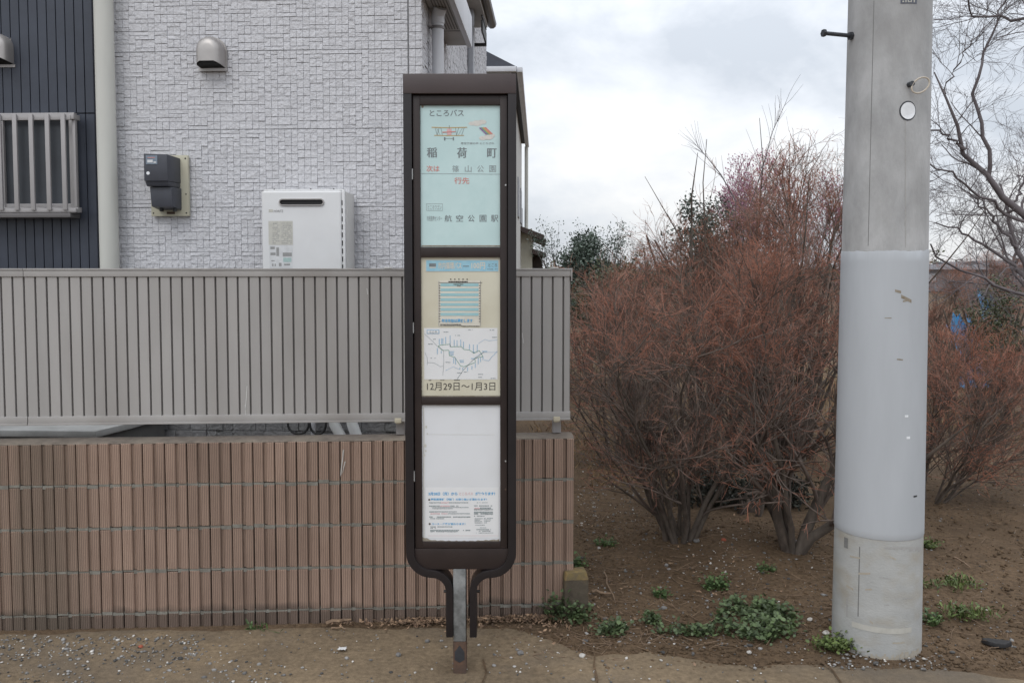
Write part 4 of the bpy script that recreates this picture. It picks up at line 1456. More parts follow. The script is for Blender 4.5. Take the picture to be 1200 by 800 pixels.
s = Sheet(); s.w('年末年始は運休します', 517.5, 373.4, 554, 377.8, 0, 0.03, 3)
s.build('blue_lettering', M['ink_blue'], ts, smooth=False)
s = Sheet(); s.r(497.2, 384.2, 583, 444.4, 0)
mp_ = s.build('route_map', M['sheet'], b2, smooth=False)
s = Sheet()
K = lambda a, b: (494 + a / 8.89, 380 + b / 8.89)
loop = [(175, 225), (215, 270), (285, 268), (290, 325), (345, 340), (375, 385), (405, 430), (440, 440), (560, 395), (555, 350), (640, 335), (600, 270), (545, 300), (500, 265), (440, 260), (415, 230), (300, 232), (297, 205), (195, 215), (175, 225)]
s.l([K(*p) for p in loop], 0.55, 0, 2)
s.build('route_line', M['ink_green'], mp_, smooth=False)
s = Sheet()
for (x, y0, y1) in ((185, 150, 210), (208, 145, 205), (222, 145, 205), (252, 130, 200), (298, 115, 232), (340, 160, 225), (370, 165, 225), (408, 155, 225), (437, 180, 245), (500, 205, 262), (540, 210, 295), (580, 208, 285), (165, 245, 310), (205, 275, 300), (335, 345, 405), (355, 350, 415), (480, 445, 485), (525, 430, 470), (560, 405, 450), (590, 350, 415), (615, 345, 390), (640, 335, 370), (430, 450, 475), (400, 445, 465)):
    s.l([K(x, y0), K(x, y1)], 0.8, 0, 2)
for (x0, y, x1) in ((290, 283, 340), (290, 300, 335), (300, 315, 335), (395, 375, 440), (400, 392, 440), (630, 280, 685), (515, 355, 550), (540, 290, 560)):
    s.l([K(x0, y), K(x1, y)], 0.9, 0, 2)
s.l([K(555, 345), K(590, 320), K(640, 290), K(790, 290)], 0.3, 0, 2); s.l([K(650, 370), K(700, 378), K(730, 340), K(790, 280)], 0.5, 0, 2); s.l([K(590, 200), K(660, 155), K(700, 170), K(790, 160)], 0.35, 0, 2)
s.l([K(250, 480), K(330, 440), K(400, 470)], 0.35, 0, 2)
s.r(*K(55, 55), *K(185, 98), 0, 2)
s.build('stop_names', M['ink_lblue'], mp_, smooth=False)
s = Sheet()
s.l([K(30, 95), K(110, 170), K(175, 235), K(230, 270), K(232, 400), K(222, 530)], 0.4, 0, 2)
s.l([K(370, 568), K(440, 470), K(530, 375), K(620, 310), K(650, 285)], 0.55, 0, 2)
s.l([K(35, 290), K(60, 350), K(60, 420)], 0.35, 0, 2); s.l([K(60, 395), K(130, 400), K(200, 440), K(222, 430)], 0.35, 0, 2)
rg = random.Random(12)
for (x, y) in ((230, 75), (480, 52), (710, 55), (95, 345), (590, 515), (735, 130), (120, 150), (350, 110), (590, 545), (720, 557), (70, 200), (250, 390), (440, 490), (370, 500)):
    s.dashes(K(x, y)[0], K(x + 50, y)[0], K(x, y)[1], 0.9, 0, rg, 0.4, 2, 0.8)
s.r(*K(62, 62), *K(178, 91), 1, 3)
s.w('ところ', *K(85, 64), *K(160, 88), 0, 0.02, 4)
s.build('map_print', [M['ink_thin'], M['sheet']], mp_, smooth=False)
s = Sheet()
s.w('12月29日～1月3日', 500.4, 447.8, 580.4, 457.4, 0, 0.004, 1)
s.dashes(500, 508, 444.9, 0.9, 0, random.Random(2), 0.2, 1); s.dashes(516, 521, 444.9, 0.7, 0, random.Random(4), 0.6, 1); s.dashes(532, 539, 444.8, 0.9, 0, random.Random(6), 0.2, 1)
s.build('holiday_dates', M['ink_dark'], b2, smooth=False)
s = Sheet(); s.r(493.5, 463.2, 586, 465.3, 0)
s.build('dust_line', M['dirt_film'], b2, smooth=False)

# lower board: blank white with a notice
b3 = board('notice_board', ZT[4], ZT[5], M['board_white'])
s = Sheet(); s.l([(500, 508.6), (580, 509)], 0.35, 0)
s.l([(496, 477), (497, 500), (496.4, 560), (497, 634)], 1.0, 1)
for (x, y, r_) in ((499.5, 500, 1.4), (498.5, 522, 1.6), (497.5, 533, 1.2), (499, 528, 1.0), (500.8, 508, 0.9)):
    c = bp_(x, y); s.disc(c[0], c[1], r_ * 0.0030, r_ * 0.0045, yb_ - 0.0009, 1, 9)
s.build('dirt_marks', [M['ink_pink'], M['sticker']], b3, smooth=False)
s = Sheet()
s.r(498.9, 570.6, 584.4, 629.8, 0)
nt = s.build('notice_sheet', M['sheet'], b3, smooth=False)
N_ = lambda a, b: (494 + a / 10.81, 566 + b / 10.81)
s = Sheet()
s.w('3月28日（月）から', *N_(88, 108), *N_(455, 152), 0, 0.03, 2); s.w('が変わります！', *N_(682, 108), *N_(930, 150), 0, 0.04, 2)
s.w('特別乗車証（紙証）の取り扱いが変わります！', *N_(118, 186), *N_(828, 216), 0, 0.03, 2)
s.w('コース・経路が変わります！', *N_(130, 498), *N_(555, 526), 0, 0.03, 2)
s.build('blue_headings', M['ink_blue'], nt, smooth=False)
s = Sheet()
s.w('ところバス', *N_(478, 110), *N_(650, 148), 0, 0.01, 2)
rg = random.Random(21)
for (x0, x1, y) in ((248, 345, 243), (240, 360, 285), (115, 330, 382), (670, 740, 315)):
    s.dashes(*[N_(x, y)[0] for x in (x0, x1)], N_(0, y)[1] - 0.6, 1.3, 0, rg, 0.35, 2, 0.9)
s.l([N_(85, 662), N_(970, 660)], 0.25, 0, 2)
s.build('pink_lettering', M['ink_lpink'], nt, smooth=False)
s = Sheet()
for (x, y) in ((98, 206), (104, 512)):
    c = bp_(*N_(x, y)); s.disc(c[0], c[1], 0.0042, 0.0042, yb_ - 0.0016, 1, 10)
for (x0, x1, y, h) in ((95, 245, 243, 1.1), (348, 590, 243, 1.1), (95, 235, 285, 1.1), (365, 470, 285, 1.1), (130, 595, 303, 0.8), (135, 395, 318, 0.8), (98, 445, 358, 1.2), (335, 615, 382, 1.1), (98, 620, 424, 1.3), (108, 285, 445, 1.0),
                       (110, 390, 548, 1.1), (112, 180, 566, 1.0), (110, 620, 592, 1.2), (112, 460, 608, 1.2), (700, 840, 243, 0.7), (665, 895, 283, 1.2), (740, 905, 312, 1.6), (665, 905, 330, 1.4), (665, 905, 365, 1.8), (665, 905, 385, 1.8), (665, 800, 412, 1.2),
                       (672, 775, 445, 0.8), (672, 775, 462, 0.8), (672, 775, 480, 0.8), (672, 775, 498, 0.8), (790, 905, 440, 0.8), (790, 880, 458, 0.8), (790, 870, 476, 0.8), (790, 860, 496, 0.8), (680, 800, 526, 0.7), (740, 820, 560, 0.8), (680, 880, 583, 1.1), (725, 880, 602, 1.1), (690, 910, 625, 0.7)):
    s.dashes(N_(x0, y)[0], N_(x1, y)[0], N_(0, y)[1] - h / 2, h, 0, rg, 0.3, 2, 0.92)
s.build('small_print', [M['ink_thin'], M['ink_dark']], nt, smooth=False)
mb = Sheet()
q = []
for i in range(30):
    x = 494.2 + 91 * i / 29
    q.append((x, 633.2 - 2.0 * abs(i / 29 - 0.5) ** 2 * 4 + 1.0 * math.sin(i * 2.3) * 0.5 - (3 * max(0, 0.12 - i / 29) / 0.12)))
vs = []; fs = []
for i, p in enumerate(q):
    a = bp_(p[0], p[1]); b = bp_(p[0], 635.2)
    vs += [(a[0], yb_ - 0.0022, a[1]), (b[0], yb_ - 0.0022, b[1])]
for i in range(29):
    fs.append((2 * i, 2 * i + 1, 2 * i + 3, 2 * i + 2))
mb.add(vs, fs)
mb.build('settled_dirt', M['dirt_film'], b3, smooth=False)

# post between the lower bars
pxl, _ = sp_(531.2, 720, SYF + 0.01); pxr, _ = sp_(546.0, 720, SYF + 0.01)
_, zru = sp_(540, 752, SYF)
mb = MB()
mb.box(pxl, pxr, SYF + 0.004, SYB - 0.006, zru, zbt + 0.014)
mb.build('upper_post', M['galv'], bs, bevel=0.005, seg=2)
mb = MB()
mb.box(pxl - 0.001, pxr + 0.001, SYF + 0.003, SYB - 0.005, -0.25, zru - 0.0005)
lp = mb.build('lower_post', M['rust'], bs, bevel=0.005, seg=2)
mb = MB()
xc = (pxl + pxr) / 2; za_ = 0.05
pw = (pxr - pxl) / 2 - 0.006
p_ = [(xc - pw, za_ + 0.012), (xc, za_), (xc + pw, za_ + 0.012), (xc + pw, za_ + 0.045), (xc, za_ + 0.072), (xc - pw, za_ + 0.045)]
mb.add([(a, SYF + 0.0022, b) for a, b in p_], [(0, 1, 2, 3, 4, 5)])
mb.build('old_paint_patch', M['bolt'], lp, smooth=False)
for sgn in (-1, 1):
    _, zk = sp_(540, 697, SYF)
    mb = MB(); mb.tube([(xm + sgn * (nin + 0.026), -0.012, zk), (xm + sgn * (nin + 0.04), -0.012, zk)], 0.006, 6)
    mb.build('clamp_bolt', M['sign_rail'], bs)

# ------------------------------------------------------------------ utility pole
pf_ = gp(1026.5, 772)
PR = 0.185
pcy = pf_.y + PR
PC = Vector((pf_.x * (pcy / pf_.y) - 0.003, pcy, 0))
up = thing('utility_pole', 'thick round concrete utility pole wrapped in a pale grey plastic sheet', 'utility pole', PC, 0)
# stands a touch off plumb to the right, as in the photograph
TAP = 1 / 75 / 2
rad = lambda z: PR - z * TAP
zs1 = at(1040, 292.5, pcy - PR)[2]; zs0 = at(1030, 634, pcy - PR)[2]
mb = MB()
mb.lathe([(rad(z), z) for z in (zs1 - 0.02, zs1 + 0.3, 2.6, 3.4, 5.0, 8.0)] + [(0.0, 8.0)], 64)
mb.build('shaft', M['pole'], up)
mb = MB()
mb.lathe([(rad(z), z) for z in (-0.3, 0.0, 0.2, zs0 + 0.02)], 64)
mb.build('lower_shaft', M['pole_low'], up)
mb = MB()
nn = 96
for i in range(nn):                            # fine vertical ribs of the sheet
    pass
prof = []
vs = []; fs = []
for iz, z in enumerate((zs0, zs0 + 0.004, zs0 + 0.03, (zs0 + zs1) / 2, zs1 - 0.05, zs1 - 0.0045, zs1)):
    for k in range(nn * 2):
        a = 2 * math.pi * k / (nn * 2)
        r_ = rad(z) + (0.0026 if 0 < iz < 6 else 0.001) + 0.0
        sag = (0.006 * math.sin(a + 0.6) + 0.006 * noise.noise((math.cos(a) * 3, math.sin(a) * 3, iz)) + 0.003 * noise.noise((math.cos(a) * 9, math.sin(a) * 9, 2))) if iz >= 5 else 0.0
        vs.append((r_ * math.cos(a), r_ * math.sin(a), z + sag))
m_ = nn * 2
for i in range(6):
    for k in range(m_):
        fs.append((i * m_ + k, i * m_ + (k + 1) % m_, (i + 1) * m_ + (k + 1) % m_, (i + 1) * m_ + k))
mb.add(vs, fs)
slv = mb.build('sheet_sleeve', M['sleeve'], up, angle=60)


def on_pole(px, py, rr=None, it=4):
    """angle and height on the pole surface under a photo point"""
    d = ray(px, py); c = Vector((0, 0, EYE))
    z = 1.5
    for _ in range(it):
        r_ = (rr or rad(z)) if rr is None else rr
        ox, oy = -PC.x, -PC.y
        A = d.x ** 2 + d.y ** 2; B = 2 * (d.x * ox + d.y * oy); C_ = ox * ox + oy * oy - r_ * r_
        D = B * B - 4 * A * C_
        if D < 0:
            t = -B / (2 * A)
        else:
            t = (-B - math.sqrt(D)) / (2 * A)
        z = EYE + d.z * t
    return math.atan2(d.y * t - PC.y, d.x * t - PC.x), z


def patch(mb, px0, py0, px1, py1, lift, mi=0, n=10, skew=0.0):
    ym = (py0 + py1) / 2
    a0, a1 = on_pole(px0, ym)[0], on_pole(px1, ym)[0]
    z0, z1 = on_pole((px0 + px1) / 2, py1)[1], on_pole((px0 + px1) / 2, py0)[1]
    vs = []; fs = []
    for i in range(n + 1):
        a = a0 + (a1 - a0) * i / n
        for z in (z0, z1):
            r_ = rad(z) + lift
            vs.append((r_ * math.cos(a), r_ * math.sin(a), z + skew * i / n))
    for i in range(n):
        fs.append((2 * i, 2 * i + 2, 2 * i + 3, 2 * i + 1))
    mb.add(vs, fs, mi)


mb = MB(); patch(mb, 998, 735, 1068, 741.5, 0.0012, 0, 16)
mb.build('tape_band', M['tape'], up, smooth=False)
mb = MB(); patch(mb, 989.5, 629.5, 994, 641.5, 0.0015, 0, 3)
mb.build('tag_plate', M['seam'], up, smooth=False)
for q in ((1021, 2, 1021.7, 288), (1006, 640, 1007.2, 722)):
    mb = MB(); patch(mb, *q, 0.0006, 0, 1)
    mb.build('mould_seam', M['seam'], up, smooth=False)
mb = MB(); patch(mb, 1056, -8, 1075, 4.5, 0.0012, 0, 6)
npl = mb.build('number_plate', M['plate'], up, smooth=False)
mb = MB()
patch(mb, 1058, 1.2, 1060, 3.0, 0.002); patch(mb, 1061.5, -2, 1062.8, 3.2, 0.002); patch(mb, 1064.2, 2, 1069, 3.0, 0.002); patch(mb, 1064.2, -4, 1065.4, 2.0, 0.002); patch(mb, 1067.8, -4, 1069, 2.0, 0.002); patch(mb, 1071, -2, 1072.5, 3.2, 0.002)
mb.build('plate_digits', M['tape'], npl, smooth=False)
# white reflector disc
a, z = on_pole(1064.5, 130)
mb = MB()
r_ = rad(z) + 0.002
ca, sa = math.cos(a), math.sin(a)
for rr, ll, mi in ((0.036, 0.0015, 1), (0.031, 0.004, 0)):
    ring = []
    for k in range(24):
        th = 2 * math.pi * k / 24
        u = rr * math.cos(th); w = rr * math.sin(th)
        aa = a + u / r_
        ring.append(((rad(z) + ll) * math.cos(aa), (rad(z) + ll) * math.sin(aa), z + w * 1.12))
    mb.add(ring, [tuple(range(24))], mi)
mb.build('reflector_disc', [M['disc'], M['bolt']], up, smooth=False)
# ring of wire on a stub
a, z = on_pole(1066, 99.5)
base = Vector((rad(z) * math.cos(a), rad(z) * math.sin(a), z))
nrm = Vector((math.cos(a), math.sin(a), 0)); tan_ = Vector((-math.sin(a), math.cos(a), 0))
mb = MB(); mb.tube([base - nrm * 0.01, base + nrm * 0.025], 0.011, 10)
mb.build('wire_stub', M['bolt'], up)
mb = MB()
pts = []
for k in range(21):
    th = 2 * math.pi * k / 20 + math.pi
    pts.append(base + nrm * 0.022 + tan_ * (0.036 + 0.038 * math.cos(th)) + Vector((0, 0, -0.006 + 0.030 * math.sin(th) + (0.012 * math.cos(th)))))
mb.tube(pts, 0.0035, 8)
mb.build('wire_ring', M['wire_pale'], up)
# step bolt on the left
zb = at(996, 44, pcy)[2]
mb = MB()
xl_ = -rad(zb)
lenb = 0.125
mb.tube([(xl_ + 0.01, -0.02, zb), (xl_ - lenb, -0.05, zb + 0.004)], 0.0085, 10)
mb.tube([(xl_ - lenb, -0.05, zb + 0.004), (xl_ - lenb - 0.012, -0.053, zb + 0.0045)], 0.016, 6)
mb.tube([(xl_ + 0.006, -0.02, zb), (xl_ - 0.012, -0.025, zb)], 0.017, 6)
mb.build('step_bolt', M['bolt'], up)
# rust-brown smears on the bare concrete foot, a dark ring where the sheet ends, a weather streak above
mb = MB()
for (x0, y0, x1, y1, mi, sk) in ((996, 652, 1008, 654, 0, 0.004), (1043, 651, 1050, 653, 0, -0.012), (1006, 672, 1020, 674.5, 0, 0.012), (992, 686, 1000, 688.5, 0, -0.006), (1014, 690, 1022, 692, 0, 0.006), (1019, 726, 1023, 728, 0, -0.010),
                                 (1046, 752, 1060, 754, 0, 0.001), (992, 700, 993.4, 722, 1, 0.0), (1036, 708, 1042, 709.5, 1, 0.002), (1030, 676, 1044, 677, 1, -0.003), (1058, 700, 1070, 701, 1, -0.002)):
    patch(mb, x0, y0, x1, y1, 0.0007 + 0.0001 * mi, mi, 4, sk)
for k in range(52):
    x0 = 974 + k * 2.0
    mid_ = abs(k / 51 - 0.5) * 2
    yb_e = 772 - 8 * mid_ ** 3
    patch(mb, x0, yb_e - random.uniform(1.0, 7.0), x0 + random.uniform(1.2, 3.0), yb_e + 6, 0.0005 + 0.00002 * k, 0, 1)
for k in range(26):
    x0 = 1036 + k * 1.65
    patch(mb, x0, 640.5, x0 + 1.66, 642.5 + random.uniform(0, 5) * (k / 26), 0.0006, 1, 1)
for k in range(30):
    y0 = 140 + k * 5.0
    patch(mb, 1060.8 + random.uniform(-0.3, 0.3), y0, 1061.6 + random.uniform(0, 0.9), y0 + 5.0, 0.0006, 1, 1)
mb.build('weathering', [M['smear'], M['grime']], up, smooth=False)
# scuffs and stickers on the sleeve
mb = MB()
for (x0, y0, x1, y1, mi, sk) in ((1049, 339, 1056, 342, 0, -0.006), (1056, 345, 1068, 349, 0, -0.022), (1058, 352, 1066, 354, 0, 0.006), (1037, 372, 1045, 373, 0, 0.0), (1051, 420, 1058, 421.5, 0, -0.002), (1060, 486, 1064, 488.6, 1, 0), (1062, 511, 1066, 514, 1, 0), (1070, 580, 1074, 582, 2, 0)):
    patch(mb, x0, y0, x1, y1, 0.0034, mi, 3, sk)
mb.build('scuff_marks', [M['dirt_film'], M['disc'], M['bolt']], slv, smooth=False)
up.rotation_euler = (0, R(-0.05), 0)


# ------------------------------------------------------------------ twigs and leaves
def unit(a):
    return a / np.maximum(np.linalg.norm(a, axis=-1, keepdims=True), 1e-9)


def strands(pos, dirv, length, r0, K, wig, up_, taper=0.45, sag=0.0):
    """(M,3) starts -> polylines (M,K,3), radii (M,K)"""
    Mn = len(pos)
    P = np.zeros((Mn, K, 3)); P[:, 0] = pos
    d = dirv.copy()
    st = (length / (K - 1))[:, None]
    for k in range(1, K):
        d = unit(d + RNG.normal(0, wig, (Mn, 3)) + np.array([0, 0, up_ - sag * k]))
        P[:, k] = P[:, k - 1] + d * st
    w = np.linspace(1, taper, K)[None, :]
    return P, r0[:, None] * w


def spawn(P, Rr, n, tmin, length, ang, up_, K, rfac, wig, rmin, env=None, tmax=1.0, sag=0.0, taper=0.45):
    Mn, Kp = P.shape[:2]
    idx = np.repeat(np.arange(Mn), n)
    t = RNG.uniform(tmin, tmax, len(idx))
    s = np.minimum(t * (Kp - 1), Kp - 1.001)
    i = s.astype(int); f = (s - i)[:, None]
    a, b = P[idx, i], P[idx, i + 1]
    pos = a + (b - a) * f
    tn = unit(b - a)
    rnd = unit(RNG.normal(0, 1, (len(idx), 3)))
    pr = unit(np.cross(tn, rnd))
    an = RNG.uniform(ang[0], ang[1], len(idx))[:, None]
    d = unit(tn * np.cos(an) + pr * np.sin(an) + np.array([0, 0, up_]))
    L_ = length * RNG.uniform(0.55, 1.25, len(idx)) * (1.1 - 0.45 * t)
    rp = Rr[idx, i] * (1 - f[:, 0]) + Rr[idx, i + 1] * f[:, 0]
    r0 = np.maximum(np.minimum(rp * rfac, rp), rmin)
    if env is not None:
        end = pos + d * L_[:, None]
        ok = env(end)
        pos, d, L_, r0 = pos[ok], d[ok], L_[ok], r0[ok]
    return strands(pos, d, L_, r0, K, wig, up_ * 0.25, taper, sag)


def tubes(P, Rr, sides=3):
    Mn, K = P.shape[:2]
    T = np.zeros_like(P)
    T[:, 1:-1] = P[:, 2:] - P[:, :-2]; T[:, 0] = P[:, 1] - P[:, 0]; T[:, -1] = P[:, -1] - P[:, -2]
    T = unit(T)
    ref = np.tile(np.array([0.31, 0.17, 0.93]), (Mn, 1)); ref[np.abs(T[:, 0, 2]) > 0.85] = (0.9, 0.4, 0.1)
    U = unit(np.cross(T, ref[:, None, :])); W = np.cross(T, U)
    an = 2 * np.pi * np.arange(sides) / sides
    V = P[:, :, None, :] + Rr[:, :, None, None] * (U[:, :, None, :] * np.cos(an)[None, None, :, None] + W[:, :, None, :] * np.sin(an)[None, None, :, None])
    V = V.reshape(-1, 3)
    b = (np.arange(Mn) * K * sides)[:, None, None]
    k = (np.arange(K - 1) * sides)[None, :, None]
    q = np.arange(sides)[None, None, :]; q2 = (q + 1) % sides
    F = np.stack([b + k + q, b + k + q2, b + k + sides + q2, b + k + sides + q], -1).reshape(-1, 4)
    return V, F


def join(parts):
    Vs, Fs = [], []; o = 0
    for V, F in parts:
        Vs.append(V); Fs.append(F + o); o += len(V)
    return np.concatenate(Vs), np.concatenate(Fs)


def ell(c, r, soft=0.08, cutz=None):
    c = np.array(c); r = np.array(r)

    def env(p):
        q = ((p - c) / r)
        k = np.linalg.norm(q, axis=-1) < 1 + RNG.normal(0, soft, len(p))
        if cutz is not None:
            k &= p[:, 2] > cutz
        return k
    return env


def shrub(name, label, loc, c, rad_, stems, spread, hgt_, counts, lens, m_twig, cutz, base_r=0.10, stem_r=0.026, group=None, cat='shrub', upb=0.12, lean=(0, 0), m_bark=None, tip_r=0.0011, ang=(0.35, 1.1), bud=None, stem_wig=0.13):
    """multi-stemmed bare shrub: stems from one root, four orders of twigs inside an uneven crown"""
    global RNG
    RNG = np.random.default_rng(sum(ord(ch) * (i + 1) for i, ch in enumerate(label)) % 99991)
    t = thing(name, label, cat, loc, 0, group)
    az = np.linspace(0, 2 * np.pi, stems, endpoint=False) + RNG.normal(0, 0.3, stems)
    tl = RNG.uniform(0.12, 1.0, stems) * spread
    pos = np.stack([np.cos(az) * base_r * RNG.uniform(0.3, 1, stems), np.sin(az) * base_r * RNG.uniform(0.3, 1, stems), np.full(stems, -0.03)], -1)
    d = unit(np.stack([np.cos(az) * np.sin(tl) + lean[0], np.sin(az) * np.sin(tl) + lean[1], np.cos(tl)], -1))
    Ls = hgt_ * RNG.uniform(0.72, 1.05, stems) * (1 - 0.30 * tl / max(spread, 0.01) * min(1.0, spread))
    P0, R0 = strands(pos, d, Ls, stem_r * RNG.uniform(0.6, 1.25, stems), 9, stem_wig, 0.02, 0.10)
    env = ell(c, rad_, 0.10, cutz)
    P1, R1 = spawn(P0, R0, counts[0], 0.14, lens[0], ang, upb, 7, 0.5, 0.12, 0.0038, env)
    P2, R2 = spawn(np.concatenate([P1]), np.concatenate([R1]), counts[1], 0.10, lens[1], ang, upb, 5, 0.6, 0.13, 0.0020, env)
    P3, R3 = spawn(P2, R2, counts[2], 0.08, lens[2], (0.4, 1.0), upb * 0.8, 4, 0.7, 0.15, tip_r * 1.3, env)
    # the fine twigs sit in the outer shell; the heart of the shrub stays open
    q_ = np.linalg.norm((P3[:, -1] - np.array(c)) / np.array(rad_), axis=-1)
    low = P3[:, -1, 2] < c[2]
    keep = RNG.random(len(P3)) < np.where(low, np.clip((q_ - 0.48) * 1.7, 0.06, 1), np.clip((q_ - 0.1) * 1.8, 0.30, 1))
    P3, R3 = P3[keep], R3[keep]
    P4, R4 = spawn(P3, R3, counts[3], 0.2, lens[3], (0.4, 1.0), upb, 3, 0.8, 0.12, tip_r, None)
    V, F = tubes(P0, R0, 9)
    # knobbly bark on the stems
    nn_ = np.array([noise.noise((v[0] * 22, v[1] * 22, v[2] * 9)) for v in V])
    ctr = np.repeat(P0.reshape(-1, 3), 9, axis=0)
    V = ctr + (V - ctr) * (1 + 0.28 * nn_)[:, None]
    raw_mesh('trunk', V, F, m_bark or M['bark'], t, smooth=True)
    V, F = join([tubes(P1, R1, 5), tubes(P2, R2, 3)])
    raw_mesh('branches', V, F, M['branch'], t, smooth=True)
    (Va, Fa), (Vb, Fb) = tubes(P3, R3, 3), tubes(P4, R4, 3)
    V, F = join([(Va, Fa), (Vb, Fb)])
    mid = RNG.random(len(P3)) < 0.4          # older twigs have gone grey, young ones are red
    mi = np.concatenate([np.repeat(mid, 3 * (P3.shape[1] - 1)), np.zeros(len(Fb), bool)]).astype(int)
    raw_mesh('twigs', V, F, [m_twig, M['branch']], t, mi=mi)
    if bud is not None:
        ends = np.concatenate([P4[:, -1], P4[:, 1], P3[:, -1], P3[:, 2]])
        ends = ends[RNG.random(len(ends)) < bud[1]]
        s = bud[2] * RNG.uniform(0.6, 1.3, (len(ends), 1, 1))
        oc = np.array([(1, 0, 0), (-0.5, 0.87, 0), (-0.5, -0.87, 0), (0, 0, 1.4), (0, 0, -1.2)])
        V = (ends[:, None, :] + oc[None] * s).reshape(-1, 3)
        f = np.array([(0, 1, 3), (1, 2, 3), (2, 0, 3), (1, 0, 4), (2, 1, 4), (0, 2, 4)])
        F = (f[None] + (np.arange(len(ends)) * 5)[:, None, None]).reshape(-1, 3)
        raw_mesh('buds', V, F, bud[0], t)
    return t


RED = 'bare red twigged shrubs behind the path'
g1 = gp(797, 640); g1.z = hgt(g1.x, g1.y)
shrub('bare_shrub', 'bare red twigged shrub nearest the fence end, many stems from one root', g1, (-0.20, -0.22, 1.10), (1.00, 0.95, 0.78), 12, 0.48, 1.6,
      (18, 8, 5, 2), (0.62, 0.34, 0.16, 0.07), M['red_twig'], 0.30, 0.085, 0.019, RED, lean=(-0.08, -0.08), tip_r=0.0011, ang=(0.35, 1.0), upb=0.10)
g2 = gp(930, 652); g2.z = hgt(g2.x, g2.y)
shrub('bare_shrub', 'bare red twigged shrub on a short split trunk beside the utility pole', g2, (-0.02, -0.30, 1.10), (0.60, 0.95, 0.97), 7, 0.50, 1.85,
      (27, 8, 5, 2), (0.52, 0.30, 0.15, 0.07), M['red_twig2'], 0.22, 0.050, 0.030, RED, tip_r=0.0011, ang=(0.35, 1.05), upb=0.08)
g3 = at(840, 400, 6.6); g3.z = 0
shrub('bare_shrub', 'taller bare brown shrub behind the two front shrubs', g3, (0.05, 0.0, 1.42), (1.0, 0.7, 1.0), 16, 0.46, 2.7,
      (20, 7, 5, 2), (0.62, 0.38, 0.2, 0.09), M['red_twig'], 0.80, 0.12, 0.020, RED, tip_r=0.0013, ang=(0.35, 1.0), upb=0.12)
g4 = at(938, 400, 7.4); g4.z = 0
shrub('bare_shrub', 'tall bare rusty shrub rising behind the shrub by the utility pole', g4, (0.0, 0.0, 1.72), (0.92, 0.65, 1.12), 18, 0.40, 3.2,
      (19, 7, 5, 2), (0.62, 0.38, 0.2, 0.09), M['red_twig2'], 0.90, 0.12, 0.020, RED, tip_r=0.0014, ang=(0.3, 0.85), upb=0.16)
g5 = at(1098, 400, 6.0); g5.z = 0
shrub('bare_shrub', 'broad low bare red shrub to the right of the utility pole', g5, (0.28, -0.1, 0.82), (0.80, 0.75, 0.74), 12, 0.90, 1.35,
      (17, 8, 6, 2), (0.55, 0.34, 0.17, 0.08), M['red_twig2'], 0.12, 0.08, 0.010, RED, tip_r=0.0012, upb=0.02, lean=(0.35, 0), ang=(0.3, 0.9))
g6 = at(725, 400, 7.2); g6.z = 0
far_shrub = shrub('bare_shrub', 'low bare brown shrub seen over the end of the fence', g6, (0.0, 0.0, 1.04), (0.74, 0.6, 0.86), 11, 0.5, 1.65,
      (13, 7, 5, 2), (0.5, 0.34, 0.18, 0.09), M['red_twig'], 0.60, 0.12, 0.015, RED, tip_r=0.0013, ang=(0.35, 1.0), upb=0.10)
for px, Y, sc_, rz_, lab in ((1112, 10.5, 0.85, 1.0, 'bare brown shrub farther back, just right of the pole'), (1180, 11.5, 0.95, 2.5, 'bare brown shrub farther back toward the right edge of the field'),
                             (1108, 17.0, 1.25, 3.3, 'distant bare shrub hiding the foot of the far grey building by the pole'), (1150, 20.0, 1.4, 4.4, 'distant bare shrub in the middle of the field behind the tarpaulins'), (1215, 18.0, 1.3, 5.6, 'distant bare shrub at the right edge behind the dense bare tree')):
    p_ = at(px, 315, Y)
    c_ = far_shrub.copy(); COL.objects.link(c_)
    c_.location = (p_.x, Y, 0); c_.rotation_euler = (0, 0, rz_); c_.scale = (sc_, sc_, sc_ * 0.9)
    c_['label'] = lab; c_['group'] = 'bare shrubs out in the field'
    for ch in list(far_shrub.children):
        k_ = ch.copy(); COL.objects.link(k_); k_.parent = c_
g7 = at(930, 400, 9.2); g7.z = 0
shrub('plum_tree', 'leafless plum tree with pink buds showing above the rusty shrubs', g7, (0.0, 0.0, 2.1), (1.05, 0.8, 1.06), 14, 0.72, 2.7,
      (13, 7, 5, 3), (0.85, 0.5, 0.26, 0.12), M['plum_twig'], 1.5, 0.10, 0.020, None, 'tree', 0.26, tip_r=0.0017, ang=(0.2, 0.6), bud=(M['plum_bud'], 0.8, 0.0072), stem_wig=0.06)

# long bare shoots standing above the shrubs
def shoot(label, pts, Y, r_):
    q = [at(a, b, Y) for a, b in pts]
    t = thing('bare_shoot', label, 'shoot', (q[0].x, q[0].y, 0), 0)
    base = Vector((q[0].x, q[0].y, 0))
    P = np.array([[list(v - base) for v in [Vector((q[0].x, q[0].y, 0.0))] + q]])
    Rr = np.array([[r_ * (1.6 - 1.2 * i / len(q)) for i in range(len(q) + 1)]])
    V, F = tubes(P, Rr, 6)
    raw_mesh('stem', V, F, M['grey_twig'], t, smooth=True)
    P1, R1 = spawn(P[:, 1:], Rr[:, 1:], 16, 0.25, 0.32, (0.4, 0.8), 0.2, 4, 0.5, 0.08, 0.0018)
    V, F = tubes(P1, R1, 3)
    raw_mesh('side_twigs', V, F, M['grey_twig'], t)


shoot('long straight dark shoot standing highest above the plum tree', [(878, 245), (893, 200), (905, 155), (921, 120)], 7.0, 0.0042)
shoot('thin arching grey shoot with side twigs above the evergreen', [(862, 235), (845, 205), (830, 186), (818, 172)], 7.2, 0.0045)


